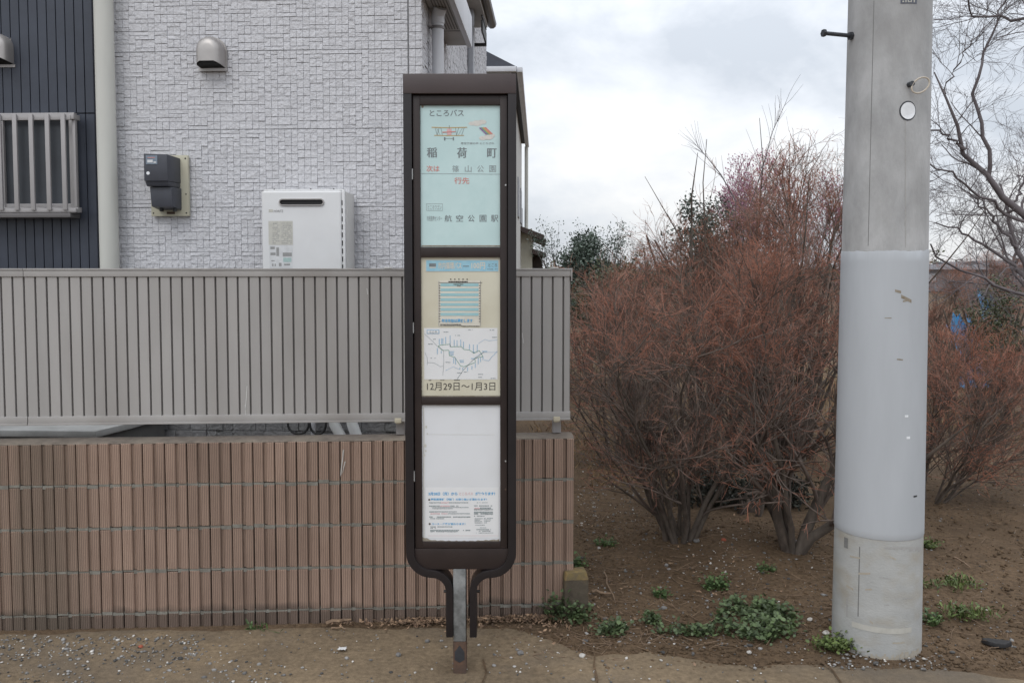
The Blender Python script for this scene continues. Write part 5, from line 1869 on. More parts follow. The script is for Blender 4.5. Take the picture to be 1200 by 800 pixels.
# evergreens: leaf clumps through the crown
def leaves(n_clump, per, c, r_, size, spread_, flat=0.55):
    c = np.array(c); r_ = np.array(r_)
    q = RNG.normal(0, 1, (n_clump, 3)); q = unit(q) * (RNG.random((n_clump, 1)) ** 0.45)
    q *= 1 + 0.16 * np.sin(q[:, :1] * 9 + q[:, 2:3] * 7)
    cl = c + q * r_
    ct = RNG.uniform(-1, 1, n_clump)
    P = np.repeat(cl, per, 0) + RNG.normal(0, spread_, (n_clump * per, 3))
    n = len(P)
    d = unit(RNG.normal(0, 1, (n, 3)) + np.array([0, 0, 0.35])); s_ = unit(np.cross(d, RNG.normal(0, 1, (n, 3))))
    L_ = size * RNG.uniform(0.6, 1.3, (n, 1)); Wd = L_ * flat * 0.5
    nrm = np.cross(d, s_)
    V = np.stack([P, P + d * L_ * 0.5 + s_ * Wd + nrm * L_ * 0.08, P + d * L_, P + d * L_ * 0.5 - s_ * Wd + nrm * L_ * 0.08], 1).reshape(-1, 3)
    F = np.arange(n * 4).reshape(-1, 4)
    tint = np.repeat(ct, per) * 0.7 + RNG.uniform(-0.4, 0.4, n)
    return V, F, tint


def evergreen(label, loc, c, r_, n_clump, per, size, spread_, m, spikes=0, name='evergreen_shrub'):
    t = thing(name, label, 'evergreen', loc, 0)
    V, F, ti = leaves(n_clump, per, c, r_, size, spread_)
    raw_mesh('foliage', V, F, m, t, tint=ti)
    st = 7
    az = RNG.uniform(0, 6.28, st)
    pos = np.stack([0.05 * np.cos(az), 0.05 * np.sin(az), np.full(st, -0.03)], -1)
    d = unit(np.stack([0.3 * np.cos(az), 0.3 * np.sin(az), np.ones(st)], -1))
    P, Rr = strands(pos, d, np.full(st, c[2] + r_[2] * 0.6), np.full(st, 0.03), 7, 0.08, 0.02, 0.3)
    V, F = tubes(P, Rr, 6)
    raw_mesh('trunk', V, F, M['bark'], t, smooth=True)
    if spikes:
        P1, R1 = spawn(P, Rr, spikes, 0.55, 0.9, (0.1, 0.7), 0.3, 5, 0.4, 0.06, 0.004)
        V, F = tubes(P1, R1, 3)
        raw_mesh('bare_tips', V, F, M['grey_twig'], t)
        tips = P1[:, 2:].reshape(-1, 3)
        tips = np.repeat(tips, 14, 0) + RNG.normal(0, 0.045, (len(tips) * 14, 3))
        n = len(tips)
        d = unit(RNG.normal(0, 1, (n, 3)) + np.array([0, 0, 0.8])); s_ = unit(np.cross(d, RNG.normal(0, 1, (n, 3))))
        L_ = size * RNG.uniform(0.5, 1.1, (n, 1))
        V = np.stack([tips, tips + d * L_ * 0.5 + s_ * L_ * 0.2, tips + d * L_, tips + d * L_ * 0.5 - s_ * L_ * 0.2], 1).reshape(-1, 3)
        raw_mesh('leafy_tips', V, np.arange(n * 4).reshape(-1, 4), m, t, tint=RNG.uniform(-0.5, 0.5, n))
    return t


e1 = at(684, 300, 14.0); e1.z = 0
evergreen('dark evergreen shrub with spiky tips beyond the end of the fence', e1, (0, 0, 1.48), (0.37, 0.42, 0.78), 360, 40, 0.05, 0.06, M['leaf_dark'], 9)
e2 = at(828, 300, 9.0); e2.z = 0
evergreen('rounded dark evergreen shrub poking out above the bare brown shrubs', e2, (0, 0, 1.72), (0.38, 0.36, 0.66), 330, 36, 0.036, 0.042, M['leaf_dark'], 0)
e3 = at(735, 300, 11.0); e3.z = 0
evergreen('olive green evergreen shrub half hidden behind the bare shrub by the fence', e3, (0, 0, 1.05), (0.8, 0.5, 0.72), 300, 24, 0.06, 0.07, M['leaf_olive'], 0)
e4 = at(1163, 350, 9.5); e4.z = 0
evergreen('olive leafy shrub behind the low red shrub under the bare trees', e4, (0, 0, 0.95), (0.28, 0.35, 0.58), 190, 30, 0.032, 0.05, M['leaf_olive'], 0)
e5 = gp(880, 604); e5.z = 0
evergreen('low dark evergreen clump on the soil between the two shrub trunks', e5, (0.02, 0.25, 0.10), (0.60, 0.18, 0.10), 170, 26, 0.03, 0.035, M['leaf_low'], 0)


# bare trees on the right
def bare_tree(label, Y, limbs, radii, counts, lens, m, tip, trunk_base, group='bare trees on the right', dens_env=None):
    base = Vector(trunk_base)
    t = thing('bare_tree', label, 'tree', base, 0, group)
    trunks = []
    for pts, (ra_, rb_) in zip(limbs, radii):
        q = []
        for p in pts:
            q.append(Vector(p) if len(p) == 3 else at(p[0], p[1], Y))
        n = 16                                  # resample along a smooth curve and roughen
        sm = []
        for j in range(len(q) - 1):
            p0, p1, p2, p3 = q[max(0, j - 1)], q[j], q[j + 1], q[min(len(q) - 1, j + 2)]
            for k in range(5):
                u = k / 5
                sm.append(0.5 * ((2 * p1) + (p2 - p0) * u + (2 * p0 - 5 * p1 + 4 * p2 - p3) * u * u + (3 * p1 - p0 - 3 * p2 + p3) * u ** 3))
        q = sm + [q[-1]]
        cum = [0]
        for a, b in zip(q, q[1:]):
            cum.append(cum[-1] + (b - a).length)
        res = []
        for k in range(n):
            s = cum[-1] * k / (n - 1)
            j = max(i for i in range(len(cum)) if cum[i] <= s + 1e-9)
            j = min(j, len(q) - 2)
            f = (s - cum[j]) / (cum[j + 1] - cum[j])
            res.append(list(q[j].lerp(q[j + 1], f) - base + Vector((random.gauss(0, 0.008), random.gauss(0, 0.05), random.gauss(0, 0.008))) * (1 if 0 < k else 0)))
        trunks.append((np.array([res]), np.linspace(ra_, rb_, n)[None, :]))
    P0 = np.concatenate([a for a, _ in trunks]); R0 = np.concatenate([b for _, b in trunks])
    V, F = tubes(P0, R0, 10)
    raw_mesh('trunk', V, F, M['grey_twig'], t, smooth=True)
    P1, R1 = spawn(P0, R0, counts[0], 0.12, lens[0], (0.35, 1.0), 0.10, 7, 0.42, 0.16, tip * 3)
    P2, R2 = spawn(P1, R1, counts[1], 0.12, lens[1], (0.35, 1.0), 0.08, 6, 0.5, 0.16, tip * 1.8)
    V, F = join([tubes(P1, R1, 5), tubes(P2, R2, 4)])
    raw_mesh('branches', V, F, M['grey_twig'], t, smooth=True)
    P3, R3 = spawn(P2, R2, counts[2], 0.1, lens[2], (0.3, 0.9), 0.05, 5, 0.6, 0.16, tip * 1.3)
    P4, R4 = spawn(P3, R3, counts[3], 0.1, lens[3], (0.3, 0.9), 0.05, 3, 0.7, 0.12, tip)
    V, F = join([tubes(P3, R3, 3), tubes(P4, R4, 3)])
    raw_mesh('twigs', V, F, m, t)
    return t


Y1 = 8.0
tb = at(1290, 300, Y1); tb.z = 0
bare_tree('nearer bare grey tree leaning in from the right behind the pole', Y1,
          [[(tb.x, Y1, 0), (1285, 420), (1262, 330), (1215, 268), (1180, 235), (1150, 200), (1132, 175), (1112, 130), (1097, 85)],
           [(1158, 212), (1155, 178), (1148, 150), (1141, 105), (1155, 60), (1172, 20), (1190, -40)],
           [(1132, 175), (1110, 160), (1090, 148), (1060, 138)],
           [(1215, 268), (1185, 252), (1150, 228), (1125, 212), (1090, 193), (1050, 188)],
           [(1108, 110), (1125, 75), (1140, 50), (1165, 20)],
           [(1270, 40), (1215, 24), (1160, 20), (1135, 5), (1110, -12)]],
          [(0.075, 0.006), (0.020, 0.0045), (0.013, 0.0045), (0.018, 0.0045), (0.008, 0.004), (0.020, 0.006)],
          (9, 5, 4, 3), (0.75, 0.45, 0.28, 0.13), M['grey_twig'], 0.0012, tb)
Y2 = 12.0
tb2 = at(1215, 300, Y2); tb2.z = 0
far_tree = bare_tree('farther bare tree with a dense tangle of fine twigs', Y2,
          [[(tb2.x, Y2, 0), (1212, 380), (1205, 330), (1192, 290), (1180, 250), (1175, 215)],
           [(1205, 330), (1175, 300), (1150, 285), (1120, 268), (1095, 262)],
           [(1192, 290), (1170, 262), (1150, 240), (1135, 225)],
           [(1180, 250), (1195, 225), (1210, 190)]],
          [(0.07, 0.012), (0.03, 0.008), (0.025, 0.008), (0.022, 0.008)],
          (8, 5, 5, 3), (0.95, 0.6, 0.36, 0.18), M['grey_twig'], 0.0017, tb2)
for px, Y, sc_, rz_, lab in ((1178, 30, 1.2, 2.0, 'hazy bare tree beyond the field toward the right edge'),
                             (985, 26, 0.85, 3.1, 'hazy bare tree beyond the field hidden behind the rusty shrubs'), (745, 28, 0.75, 4.0, 'hazy bare tree beyond the field behind the fence end shrubs'), (1235, 20, 1.0, 5.1, 'bare tree beyond the field at the far right edge')):
    p_ = at(px, 315, Y)
    c_ = far_tree.copy(); COL.objects.link(c_)
    c_.location = (p_.x, Y, 0); c_.rotation_euler = (0, 0, rz_); c_.scale = (sc_, sc_, sc_ * 0.9)
    c_['label'] = lab; c_['group'] = 'far bare trees beyond the field'
    for ch in list(far_tree.children):
        k_ = ch.copy(); COL.objects.link(k_); k_.parent = c_
Y3 = 6.9
q0 = at(1250, 365, Y3)
bare_tree('single long dark bough slanting down across the gap right of the pole', Y3,
          [[(q0.x + 0.2, Y3, 0), (1255, 420), (1230, 355), (1200, 346), (1165, 333), (1125, 318), (1100, 300), (1082, 285)]],
          [(0.03, 0.006)], (12, 5, 3, 2), (0.5, 0.32, 0.18, 0.1), M['grey_twig'], 0.0016, (q0.x + 0.2, Y3, 0))

# ------------------------------------------------------------------ houses and things beyond
h2a = at(606.5, 80, 17.0)
H2 = Frame((h2a.x, 17.0, 0), -0.032)
h2 = thing('pale_house', 'pale rendered house behind the grey house, its gutter running away into the distance', 'house', (h2a.x, 17.0, 0), -0.032)
ev = h2a.z
mb = MB(); mb.box(-5.0, -0.13, 0.15, 10.2, 0, ev - 0.05)
mb.build('wall', M['house_grey'], h2, smooth=False)
mb = MB()
mb.add([(-5.2, 0.0, ev + 0.02), (0.0, 0.0, ev + 0.02), (0.0, 10.3, ev + 0.02), (-5.2, 10.3, ev + 0.02), (-2.6, 0.0, ev + 1.35), (-2.6, 10.3, ev + 1.35)],
       [(0, 1, 4), (1, 2, 5, 4), (2, 3, 5), (3, 0, 4, 5), (3, 2, 1, 0)])
mb.build('roof', M['roof_slate'], h2, smooth=False)
mb = MB()
mb.box(-0.02, 0.10, -0.05, 10.35, ev - 0.09, ev + 0.015)
mb.box(-5.2, -0.021, -0.12, -0.002, ev - 0.09, ev + 0.015)
mb.build('gutter', M['pipe_white'], h2, bevel=0.02)
mb = MB(); mb.box(-1.5, -0.5, -0.0, 0.34, ev - 0.45, ev - 0.2)
mb.build('bay', M['house_grey'], h2, smooth=False)
mb = MB(); mb.tube([(0.02, 10.2, z) for z in (0, 2.5, ev - 0.09)], 0.06, 10)
mb.build('downpipe', M['pipe'], h2)
for y0 in (1.5, 5.0, 8.0):
    mb = MB()
    mb.box(-0.129, -0.10, y0, y0 + 1.2, 3.0, 4.0)
    mb.build('window', M['trim_grey'], h2, smooth=False)

h3a = at(626, 315, 26.0)
h3 = thing('brown_roofed_house', 'small cream house with a dark brown tiled roof peeping out above the fence end', 'house', (h3a.x, 26.0, 0), -0.03)
_, z_e = at(626, 278, 26)[0], at(626, 278, 26)[2]
mb = MB(); mb.box(-4.0, -0.06, 0, 5, 0, z_e + 0.25)
mb.build('wall', M['cream_wall'], h3, smooth=False)
mb = MB()
mb.add([(-1.2, -0.5, z_e + 0.62), (0.30, -0.5, z_e + 0.05), (0.30, 5.4, z_e + 0.05), (-1.2, 5.4, z_e + 0.62),
        (-1.2, -0.5, z_e + 0.48), (0.30, -0.5, z_e - 0.12), (0.30, 5.4, z_e - 0.12), (-1.2, 5.4, z_e + 0.48)],
       [(0, 1, 2, 3), (7, 6, 5, 4), (0, 4, 5, 1), (1, 5, 6, 2), (2, 6, 7, 3), (3, 7, 4, 0)])
mb.build('roof', M['roof_brown'], h3, smooth=False)
mb = MB()
mb.add([(-0.05, -0.3, z_e - 0.35), (0.36, -0.3, z_e - 0.48), (0.36, 3, z_e - 0.48), (-0.05, 3, z_e - 0.35),
        (-0.05, -0.3, z_e - 0.50), (0.36, -0.3, z_e - 0.60), (0.36, 3, z_e - 0.60), (-0.05, 3, z_e - 0.50)],
       [(0, 1, 2, 3), (7, 6, 5, 4), (0, 4, 5, 1), (1, 5, 6, 2), (2, 6, 7, 3), (3, 7, 4, 0)])
mb.build('porch_roof', M['roof_brown'], h3, smooth=False)
mb = MB(); mb.box(-0.05, 0.26, 0.6, 2.6, 0.0, z_e - 0.52)
mb.build('porch_wall', M['wood_dark'], h3, smooth=False)
mb = MB(); mb.box(0.24, 0.36, -0.55, 5.4, z_e - 0.16, z_e - 0.06)
mb.build('gutter', M['wood_dark'], h3, smooth=False)
mb = MB(); mb.box(-0.62, -0.38, 1.0, 1.3, z_e + 0.2, z_e + 0.95)
mb.build('chimney', M['wood_dark'], h3, smooth=False)

for i, (px, Y, w_, h_, lab) in enumerate(((1118, 62, 5.5, 1.6, 'far low pale grey building seen right beside the pole'), (1155, 75, 6.0, 1.9, 'far grey building with a dark roof behind the bare trees'), (1196, 66, 5.0, 1.9, 'far pale shed at the right behind the bare trees'))):
    p = at(px, 330, Y)
    t = thing('far_building', lab, 'building', (p.x, Y, 0), 0, 'far buildings beyond the field')
    mb = MB(); mb.box(-w_ / 2, w_ / 2, 0, 4, 0, h_)
    mb.build('wall', M['far_wall'] if i != 1 else M['trim_grey'], t, smooth=False)
    mb = MB()
    mb.add([(-w_ / 2 - .2, -.3, h_), (w_ / 2 + .2, -.3, h_), (w_ / 2 + .2, 4.3, h_), (-w_ / 2 - .2, 4.3, h_), (-w_ / 2 - .2, 2, h_ + .4), (w_ / 2 + .2, 2, h_ + .4)],
           [(0, 1, 5, 4), (2, 3, 4, 5), (1, 2, 5), (3, 0, 4), (3, 2, 1, 0)])
    mb.build('roof', M['far_roof'], t, smooth=False)
    for k in range(3):
        mb = MB()
        mb.box(-w_ / 2 + 0.6 + k * 1.6, -w_ / 2 + 1.4 + k * 1.6, -0.04, -0.002, 0.7, 1.3)
        mb.build('window', M['trim_grey'], t, smooth=False)


def tarp(label, px, py, Y, w_, h_):
    p = at(px, py, Y)
    t = MB()
    n = 8
    vs = []; fs = []
    for j in range(n):
        for i in range(n):
            u, v = i / (n - 1) - 0.5, j / (n - 1)
            vs.append((u * w_ * (1 + 0.15 * (1 - v)), -0.5 * (1 - v) + 0.15 * noise.noise((u * 5, v * 5, px)), h_ * (0.05 + 0.95 * math.sin(v * 1.5)) * (0.85 + 0.3 * noise.noise((u * 4, 3.3, px)))))
    for j in range(n - 1):
        for i in range(n - 1):
            fs.append((j * n + i, j * n + i + 1, (j + 1) * n + i + 1, (j + 1) * n + i))
    t.add(vs, fs)
    o = t.build('tarpaulin', M['tarp'], None, loc=(p.x, Y, 0)); o.scale = (1, 1, p.z / h_)
    tag(o, label, 'tarpaulin', 'blue tarpaulins in the field')


t_ = at(1152, 330, 13.0)
tarp('blue tarpaulin bundle low in the field behind the red shrub', 1122, 353, 12.0, 0.3, 0.6)
tarp('bright blue tarpaulin draped high under the dense bare tree', 1154, 327, 13.0, 0.26, 0.5)

# far belt of trees along the horizon
V, F, ti = [], [], []
off_ = 0
for k in range(110):
    px = -100 + k * 15 + random.uniform(-6, 6)
    p = at(px, 315, 85 + random.uniform(-8, 8))
    hh = random.uniform(1.3, 3.0)
    v, f, t_ = leaves(24, 12, (p.x, p.y, hh * 0.5), (1.6, 1.2, hh * 0.62), 0.35, 0.3)
    V.append(v); F.append(f + off_); ti.append(t_); off_ += len(v)
kind(raw_mesh('far_woods', np.concatenate(V), np.concatenate(F), M['leaf_olive'], tint=np.concatenate(ti)), 'stuff')

# dry grass in the field behind the shrubs
n = 26000
x = RNG.uniform(0.2, 9, n); y = RNG.uniform(6.4, 16, n)
okm = (np.array([noise.noise((a * 0.7, b * 0.7, 5)) for a, b in zip(x, y)]) > -0.15) & ~((x > 2.6) & (y < 8.0))
x, y = x[okm], y[okm]; n = len(x)
b0 = np.stack([x, y, np.full(n, -0.01)], -1)
hg = RNG.uniform(0.04, 0.16, (n, 1)); ln = RNG.normal(0, 0.6, (n, 3)) * hg; ln[:, 2] = 0
sd = unit(np.stack([RNG.normal(0, 1, n), RNG.normal(0, 1, n), np.zeros(n)], -1)) * 0.005
V = np.stack([b0 - sd, b0 + sd, b0 + ln + np.array([0, 0, 1.0]) * hg], 1).reshape(-1, 3)
kind(raw_mesh('dry_grass', V, np.arange(n * 3).reshape(-1, 3), M['dry_grass'], tint=RNG.uniform(-1, 1, n)), 'stuff')

# ------------------------------------------------------------------ gravel, litter
ico = np.array([(0, 0, 1), (0.89, 0, 0.45), (0.28, 0.85, 0.45), (-0.72, 0.53, 0.45), (-0.72, -0.53, 0.45), (0.28, -0.85, 0.45),
                (0.72, 0.53, -0.45), (-0.28, 0.85, -0.45), (-0.89, 0, -0.45), (-0.28, -0.85, -0.45), (0.72, -0.53, -0.45), (0, 0, -1)])
icf = np.array([(0, 1, 2), (0, 2, 3), (0, 3, 4), (0, 4, 5), (0, 5, 1), (1, 6, 2), (2, 7, 3), (3, 8, 4), (4, 9, 5), (5, 10, 1),
                (6, 7, 2), (7, 8, 3), (8, 9, 4), (9, 10, 5), (10, 6, 1), (11, 7, 6), (11, 8, 7), (11, 9, 8), (11, 10, 9), (11, 6, 10)])


def pebbles(P, size):
    n = len(P)
    s = size[:, None, None] * RNG.uniform(0.6, 1.25, (n, 1, 3)) * np.array([1, 1, 0.62])
    j = 1 + RNG.normal(0, 0.16, (n, 12, 1))
    a = RNG.uniform(0, 6.28, n); ca, sa = np.cos(a)[:, None], np.sin(a)[:, None]
    v = ico[None] * s * j
    vx = v[..., 0] * ca - v[..., 1] * sa; vy = v[..., 0] * sa + v[..., 1] * ca
    V = np.stack([vx, vy, v[..., 2]], -1) + P[:, None, :]
    F = (icf[None] + (np.arange(n) * 12)[:, None, None]).reshape(-1, 3)
    return V.reshape(-1, 3), F


def scatter(polys, z_of):
    out = []
    for (px0, py0, px1, py1, n) in polys:
        for _ in range(n):
            p = gp(random.uniform(px0, px1), random.uniform(py0, py1))
            out.append((p.x, p.y, z_of(p.x, p.y)))
    return np.array(out)


zp = lambda x, y: 0.007
P = scatter([(-60, 745, 240, 775, 460), (-60, 775, 330, 810, 240), (240, 740, 420, 800, 70), (420, 745, 1000, 810, 150), (960, 766, 1110, 786, 110)], zp)
P2 = scatter([(680, 640, 980, 760, 600), (1080, 560, 1260, 780, 260), (676, 520, 800, 640, 500)], lambda x, y: hgt(x, y) + 0.003)
A = np.concatenate([P, P2])
V, F = pebbles(A, np.minimum(RNG.lognormal(-5.45, 0.42, len(A)), 0.012))
kind(raw_mesh('gravel', V, F, M['stone'], tint=np.repeat(RNG.uniform(-1, 1, len(A)), 20)), 'stuff')
P = scatter([(-60, 745, 240, 770, 130), (-60, 770, 330, 806, 50), (240, 740, 420, 800, 22), (420, 745, 700, 790, 46), (690, 765, 1000, 800, 18), (960, 768, 1100, 784, 26)], zp)
P2 = scatter([(800, 630, 890, 680, 90), (680, 640, 980, 760, 55), (1080, 560, 1260, 780, 26), (676, 500, 790, 620, 200), (560, 738, 640, 762, 26)], lambda x, y: hgt(x, y) + 0.003)
A = np.concatenate([P, P2])
V, F = pebbles(A, np.minimum(RNG.lognormal(-5.5, 0.42, len(A)), 0.009))
kind(raw_mesh('gravel_chips', V, F, M['stone_white'], tint=np.repeat(RNG.uniform(-1, 1, len(A)), 20)), 'stuff')


def litter(polys, size, m, name, lift=0.008):
    pts = []
    for (px, py, sx, sy, n) in polys:
        for _ in range(n):
            p = gp(random.gauss(px, sx), min(random.gauss(py, sy), 790))
            q = Vector((p.x, p.y, 0)) - WALL.o
            if q.dot(WALL.ex) < 0 and q.dot(WALL.ey) > -0.012:
                q2 = q.dot(WALL.ey) + 0.012 + random.uniform(0.0, 0.05)
                p = p - WALL.ey * q2
            pts.append((p.x, p.y, lift + random.uniform(0, 0.016) + max(0, hgt(p.x, p.y))))
    P = np.array(pts); n = len(P)
    d = RNG.normal(0, 1, (n, 3)); d[:, 2] *= 0.45; d = unit(d)
    s_ = unit(np.cross(d, RNG.normal(0, 0.35, (n, 3)) + np.array([0, 0, 1.0])))
    nr = np.cross(d, s_)
    L_ = size * RNG.uniform(0.5, 1.4, (n, 1)); W_ = L_ * RNG.uniform(0.18, 0.34, (n, 1))
    V = np.stack([P - d * L_ * 0.5, P + s_ * W_ + nr * L_ * 0.12, P + d * L_ * 0.5 + nr * L_ * 0.1, P - s_ * W_ + nr * L_ * 0.15], 1).reshape(-1, 3)
    kind(raw_mesh(name, V, np.arange(n * 4).reshape(-1, 4), m, tint=RNG.uniform(-1, 1, n)), 'stuff')


# crumbs of soil and bits of twig that roughen the bare ground
P = scatter([(680, 610, 985, 765, 2600), (1080, 540, 1280, 785, 1500), (676, 500, 800, 640, 1100), (560, 738, 700, 765, 260), (700, 758, 1200, 785, 500)], lambda x, y: max(hgt(x, y), -0.002) + 0.001)
V, F = pebbles(P, np.minimum(RNG.lognormal(-5.15, 0.45, len(P)), 0.014))
kind(raw_mesh('soil_crumbs', V, F, M['soil'], smooth=True), 'stuff')
P = scatter([(680, 600, 985, 765, 420), (1080, 540, 1280, 785, 260), (676, 500, 800, 640, 260), (600, 735, 760, 775, 80)], lambda x, y: max(hgt(x, y), 0) + 0.006)
d_ = RNG.normal(0, 1, (len(P), 3)); d_[:, 2] *= 0.12
Ps, Rs = strands(P, unit(d_), RNG.uniform(0.03, 0.13, len(P)), RNG.uniform(0.0009, 0.0022, len(P)), 4, 0.12, 0.0)
Ps[:, :, 2] = np.maximum(Ps[:, :, 2], P[:, None, 2] - 0.003)
V, F = tubes(Ps, Rs, 4)
kind(raw_mesh('twig_litter', V, F, M['wood_stick']), 'stuff')

litter([(497, 727, 20, 4, 520), (570, 727, 10, 4, 160), (622, 722, 20, 8, 420), (655, 720, 16, 12, 200), (470, 733, 40, 3, 120), (730, 640, 60, 40, 90), (850, 690, 90, 40, 110)], 0.019, M['dead_leaf'], 'dead_leaves')


# ------------------------------------------------------------------ weeds
def weed(label, px, py, rx, ry, n, size, m, hgt_=0.06, name='weed_clump', flat=0.85, narrow=False):
    c = gp(px, py)
    zb = max(hgt(c.x, c.y), 0) if c.x > 0.3 and c.y > 3.7 else 0.004
    t = thing(name, label, 'weeds', (c.x, c.y, zb), 0, 'weeds on the bare soil')
    if not narrow:
        n = int(n * 1.9); size *= 0.62
    k = max(4, n // 14)
    th = RNG.uniform(0, 6.28, k); rr = np.sqrt(RNG.random(k))
    cl = np.stack([rr * np.cos(th) * rx, rr * np.sin(th) * ry, np.zeros(k)], -1)
    idx = RNG.integers(0, k, n)
    P = cl[idx] + np.concatenate([RNG.normal(0, size * 1.1, (n, 2)), np.abs(RNG.normal(0.35, 0.3, (n, 1))) * hgt_], 1)
    d = RNG.normal(0, 1, (n, 3)); d[:, 2] = np.abs(d[:, 2]) * (1.6 if narrow else 0.5) + 0.12; d = unit(d)
    s_ = unit(np.cross(d, RNG.normal(0, 0.3, (n, 3)) + np.array([0, 0, 1.0])))
    nr = np.cross(s_, d)
    L_ = size * RNG.uniform(0.6, 1.35, (n, 1)); W_ = L_ * (0.16 if narrow else 0.42)
    o = [P, P + d * L_ * 0.28 + s_ * W_ * 0.8 + nr * L_ * 0.06, P + d * L_ * 0.68 + s_ * W_ * 0.9 + nr * L_ * 0.07, P + d * L_ + nr * -L_ * 0.04,
         P + d * L_ * 0.68 - s_ * W_ * 0.9 + nr * L_ * 0.07, P + d * L_ * 0.28 - s_ * W_ * 0.8 + nr * L_ * 0.06]
    V = np.stack(o, 1)
    f = np.array([(0, 1, 2, 3), (0, 3, 4, 5)])
    F = (f[None] + (np.arange(n) * 6)[:, None, None]).reshape(-1, 4)
    ti = np.repeat(RNG.uniform(-1, 1, n), 2)
    raw_mesh('leaves', V.reshape(-1, 3), F, m, t, tint=ti)
    # stems from the soil to the leaves
    ks = RNG.choice(n, min(n, 60), replace=False)
    Pe = P[ks]; Pb = cl[idx[ks]] * 1.0; Pb[:, 2] = -0.01
    mid = (Pe + Pb) / 2 + RNG.normal(0, 0.006, (len(ks), 3))
    V, F = tubes(np.stack([Pb, mid, Pe], 1), np.full((len(ks), 3), 0.0014), 3)
    raw_mesh('stems', V, F, m, t)
    return t


weed('broad dark green weed clump, the largest, on the soil below the split trunk', 886, 729, 0.20, 0.22, 760, 0.034, M['weed_blue'], 0.06)
weed('dark weed runner trailing left from the largest weed clump', 808, 742, 0.15, 0.04, 120, 0.032, M['weed_blue'], 0.05)
weed('bushy blue green weed in front of the boundary stone', 668, 727, 0.10, 0.06, 210, 0.034, M['weed_blue'], 0.12)
weed('blue green weed right of the boundary stone at the path edge', 718, 740, 0.07, 0.05, 100, 0.034, M['weed_blue'], 0.06)
weed('small blue green weed half way between boundary stone and largest clump', 762, 728, 0.05, 0.035, 70, 0.03, M['weed_blue'], 0.05)
weed('bright green weed tuft behind the largest weed clump', 838, 690, 0.06, 0.04, 90, 0.028, M['weed'], 0.07)
weed('lime green weed at the left foot of the utility pole', 982, 760, 0.11, 0.04, 210, 0.028, M['weed_lime'], 0.055)
weed('long lime green weed strip on the soil right of the pole', 1112, 687, 0.16, 0.06, 170, 0.03, M['weed_lime'], 0.045, narrow=True)
weed('lime green weed tuft nearest the black shoe sole', 1138, 722, 0.13, 0.05, 190, 0.03, M['weed_lime'], 0.05, narrow=True)
weed('small dull green weed tucked against the right foot of the pole', 1088, 728, 0.05, 0.04, 60, 0.028, M['weed'], 0.05)
weed('small lime weed high on the right of the pole by the sheet edge', 1089, 640, 0.05, 0.03, 60, 0.03, M['weed_lime'], 0.04)
weed('tiny green weed alone in front of the left shrub trunk', 772, 700, 0.04, 0.03, 50, 0.026, M['weed'], 0.05)
weed('little green weed sprig at the right end of the block wall', 677, 664, 0.03, 0.03, 40, 0.03, M['weed'], 0.07)
weed('tiny green sprouts left of the left shrub trunk', 709, 640, 0.06, 0.05, 50, 0.026, M['weed'], 0.04)
weed('small pale green seedlings in front of the split trunk', 897, 672, 0.05, 0.03, 45, 0.024, M['weed'], 0.035)
weed('dark small weed sprouting from the wall foot left of the boundary stone', 636, 714, 0.05, 0.02, 55, 0.03, M['weed_blue'], 0.13)
weed('sparse grass tuft at the wall foot on the left', 302, 737, 0.03, 0.008, 26, 0.026, M['weed'], 0.012, name='grass_tuft', narrow=True)

# ------------------------------------------------------------------ small things on the ground
b0 = gp(675, 727)
mk = thing('boundary_stone', 'squat concrete boundary stone with ochre lichen at the end of the block wall', 'boundary stone', (b0.x, b0.y + 0.045, 0), 0.1)
_, zt = at(676, 671, b0.y)[0], at(676, 671, b0.y)[2]
mb = MB(); mb.box(-0.058, 0.055, -0.045, 0.05, -0.12, zt - 0.035)
mb.build('shaft', M['marker'], mk, bevel=0.006, seg=2)
mb = MB()
mb.add([(-0.058, -0.045, zt - 0.035), (0.055, -0.045, zt - 0.035), (0.055, 0.05, zt - 0.035), (-0.058, 0.05, zt - 0.035),
        (-0.05, -0.036, zt - 0.004), (0.047, -0.036, zt), (0.047, 0.042, zt), (-0.05, 0.042, zt - 0.006)],
       [(4, 5, 6, 7), (0, 1, 5, 4), (1, 2, 6, 5), (2, 3, 7, 6), (3, 0, 4, 7)])
mb.build('weathered_top', M['marker_top'], mk, bevel=0.005, seg=2)

p = gp(1167, 756)
mb = MB()
pts = []
n = 20
for i in range(n):
    a = 2 * math.pi * i / n
    r_ = 0.062 if math.cos(a) > 0 else 0.058
    pts.append((r_ * math.cos(a), 0.026 * math.sin(a) * (1.0 + 0.25 * math.cos(a) - 0.15 * math.cos(2 * a))))
vs = [(q[0], q[1], 0.002 + 0.012 * max(0, q[0] / 0.06) ** 2) for q in pts] + [(q[0] * 0.94, q[1] * 0.9, 0.020 + 0.012 * max(0, q[0] / 0.06) ** 2 + 0.003 * math.sin(i_ * 2.1)) for i_, q in enumerate(pts)]
mb.add(vs, [tuple(range(n - 1, -1, -1)), tuple(range(n, 2 * n))] + [(i, (i + 1) % n, n + (i + 1) % n, n + i) for i in range(n)])
o = mb.build('shoe_sole', M['rubber'], None, loc=(p.x, p.y, hgt(p.x, p.y) + 0.004), bevel=0.003)
o.rotation_euler = (0, 0, R(-32))
tag(o, 'worn black rubber shoe sole lying on the soil at the right', 'shoe sole')


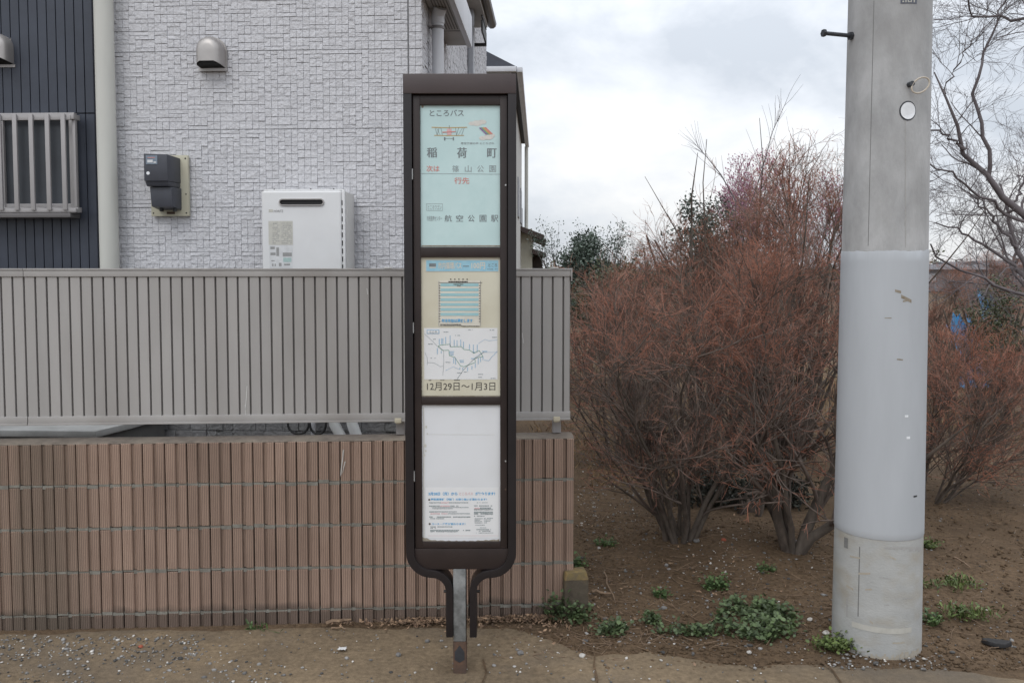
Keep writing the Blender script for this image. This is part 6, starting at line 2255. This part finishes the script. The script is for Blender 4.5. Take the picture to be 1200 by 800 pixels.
def stone(px, py, s, m, label, name='stone', grp=None):
    p = gp(px, py)
    bm = bmesh.new()
    bmesh.ops.create_icosphere(bm, subdivisions=2, radius=1)
    sx, sy, sz = s * random.uniform(0.85, 1.15), s * random.uniform(0.7, 1.0), s * random.uniform(0.45, 0.65)
    for v in bm.verts:
        k = 1 + 0.28 * noise.noise(v.co * 1.4 + Vector((px, py, 0)))
        v.co = Vector((v.co.x * sx * k, v.co.y * sy * k, v.co.z * sz * k))
    me = bpy.data.meshes.new(name); bm.to_mesh(me); bm.free()
    me.materials.append(m)
    o = bpy.data.objects.new(name, me); COL.objects.link(o)
    zb = max(hgt(p.x, p.y), 0) if p.x > 0.3 and p.y > 3.7 else 0.006
    o.location = (p.x, p.y, zb + sz * 0.4); o.rotation_euler = (0, 0, random.uniform(0, 6))
    tag(o, label, 'stone', grp)
    return o


SG_ = 'loose stones by the path'
stone(467, 769, 0.016, M['stone'], 'round grey stone on the path left of the sign post', grp=SG_)
stone(610, 767, 0.015, M['stone'], 'grey stone on the path just right of the sign post', grp=SG_)
stone(682, 770, 0.015, M['stone_white'], 'white stone on the path edge below the boundary stone', grp=SG_)
stone(778, 713, 0.017, M['stone'], 'grey stone on the soil beside the small middle weed', grp=SG_)
stone(949, 726, 0.016, M['stone_white'], 'chalky white stone on the soil left of the pole foot', grp=SG_)
stone(968, 742, 0.017, M['stone_white'], 'chalky white stone against the left of the pole foot', grp=SG_)
stone(702, 644, 0.014, M['stone_white'], 'pale stone near the right end of the block wall', grp=SG_)
stone(878, 766, 0.012, M['stone_white'], 'small white stone on the path below the largest weed', grp=SG_)
stone(848, 643, 0.018, M['red_scrap'], 'rust coloured stone on the soil between the two shrub trunks', grp=SG_)
stone(816, 643, 0.022, M['stone'], 'grey brown stone at the right foot of the left shrub', grp=SG_)
stone(165, 759, 0.011, M['red_scrap'], 'red brick chip among the gravel at the left', grp=SG_)


def stick(label, a, b, r_, name='stick'):
    p, q = gp(*a), gp(*b)
    mb = MB()
    d = q - p
    pts = [p - p]
    for k in range(1, 6):
        pts.append(d * k / 5 + Vector((random.gauss(0, 0.006), random.gauss(0, 0.006), random.uniform(0, 0.006))))
    mb.tube(pts, [r_, r_, r_ * 0.9, r_ * 0.95, r_ * 0.8, r_ * 0.5], 6)
    o = mb.build(name, M['wood_stick'], None, loc=(p.x, p.y, max(hgt(p.x, p.y), 0.004) + r_ + 0.003))
    tag(o, label, 'stick', 'dead sticks on the ground')


stick('flat pale stick lying at the foot of the wall left of the sign', (382, 734), (410, 731), 0.009)
stick('thin stick just below the flat pale stick', (388, 738), (406, 739), 0.004)
stick('forked dry stick on the soil right of the boundary stone', (694, 696), (715, 699), 0.008)
stick('thin dark stick lying across the soil above the boundary stone', (708, 672), (722, 708), 0.004)
stick('long thin twig on the soil below the split trunk', (810, 742), (868, 712), 0.003)
stick('dry stick on the soil below the low red shrub', (1118, 655), (1138, 668), 0.005)
p = gp(401, 763)
mb = MB()
n = 9
vs = []; fs = []
for j in range(n):
    for i in range(n):
        u, v = i / (n - 1) - 0.5, j / (n - 1) - 0.5
        vs.append((u * 0.034 * (1 + 0.5 * noise.noise((u * 9, v * 9, 1))), v * 0.028 * (1 + 0.6 * noise.noise((u * 9, v * 9, 5))), 0.006 + 0.007 * abs(noise.noise((u * 8, v * 8, 2.2)))))
for j in range(n - 1):
    for i in range(n - 1):
        fs.append((j * n + i, j * n + i + 1, (j + 1) * n + i + 1, (j + 1) * n + i))
mb.add(vs, fs)
tag(mb.build('paper_scrap', M['paper_scrap'], None, loc=(p.x, p.y, 0.008)), 'crumpled white paper scrap lying on the dusty path', 'litter')
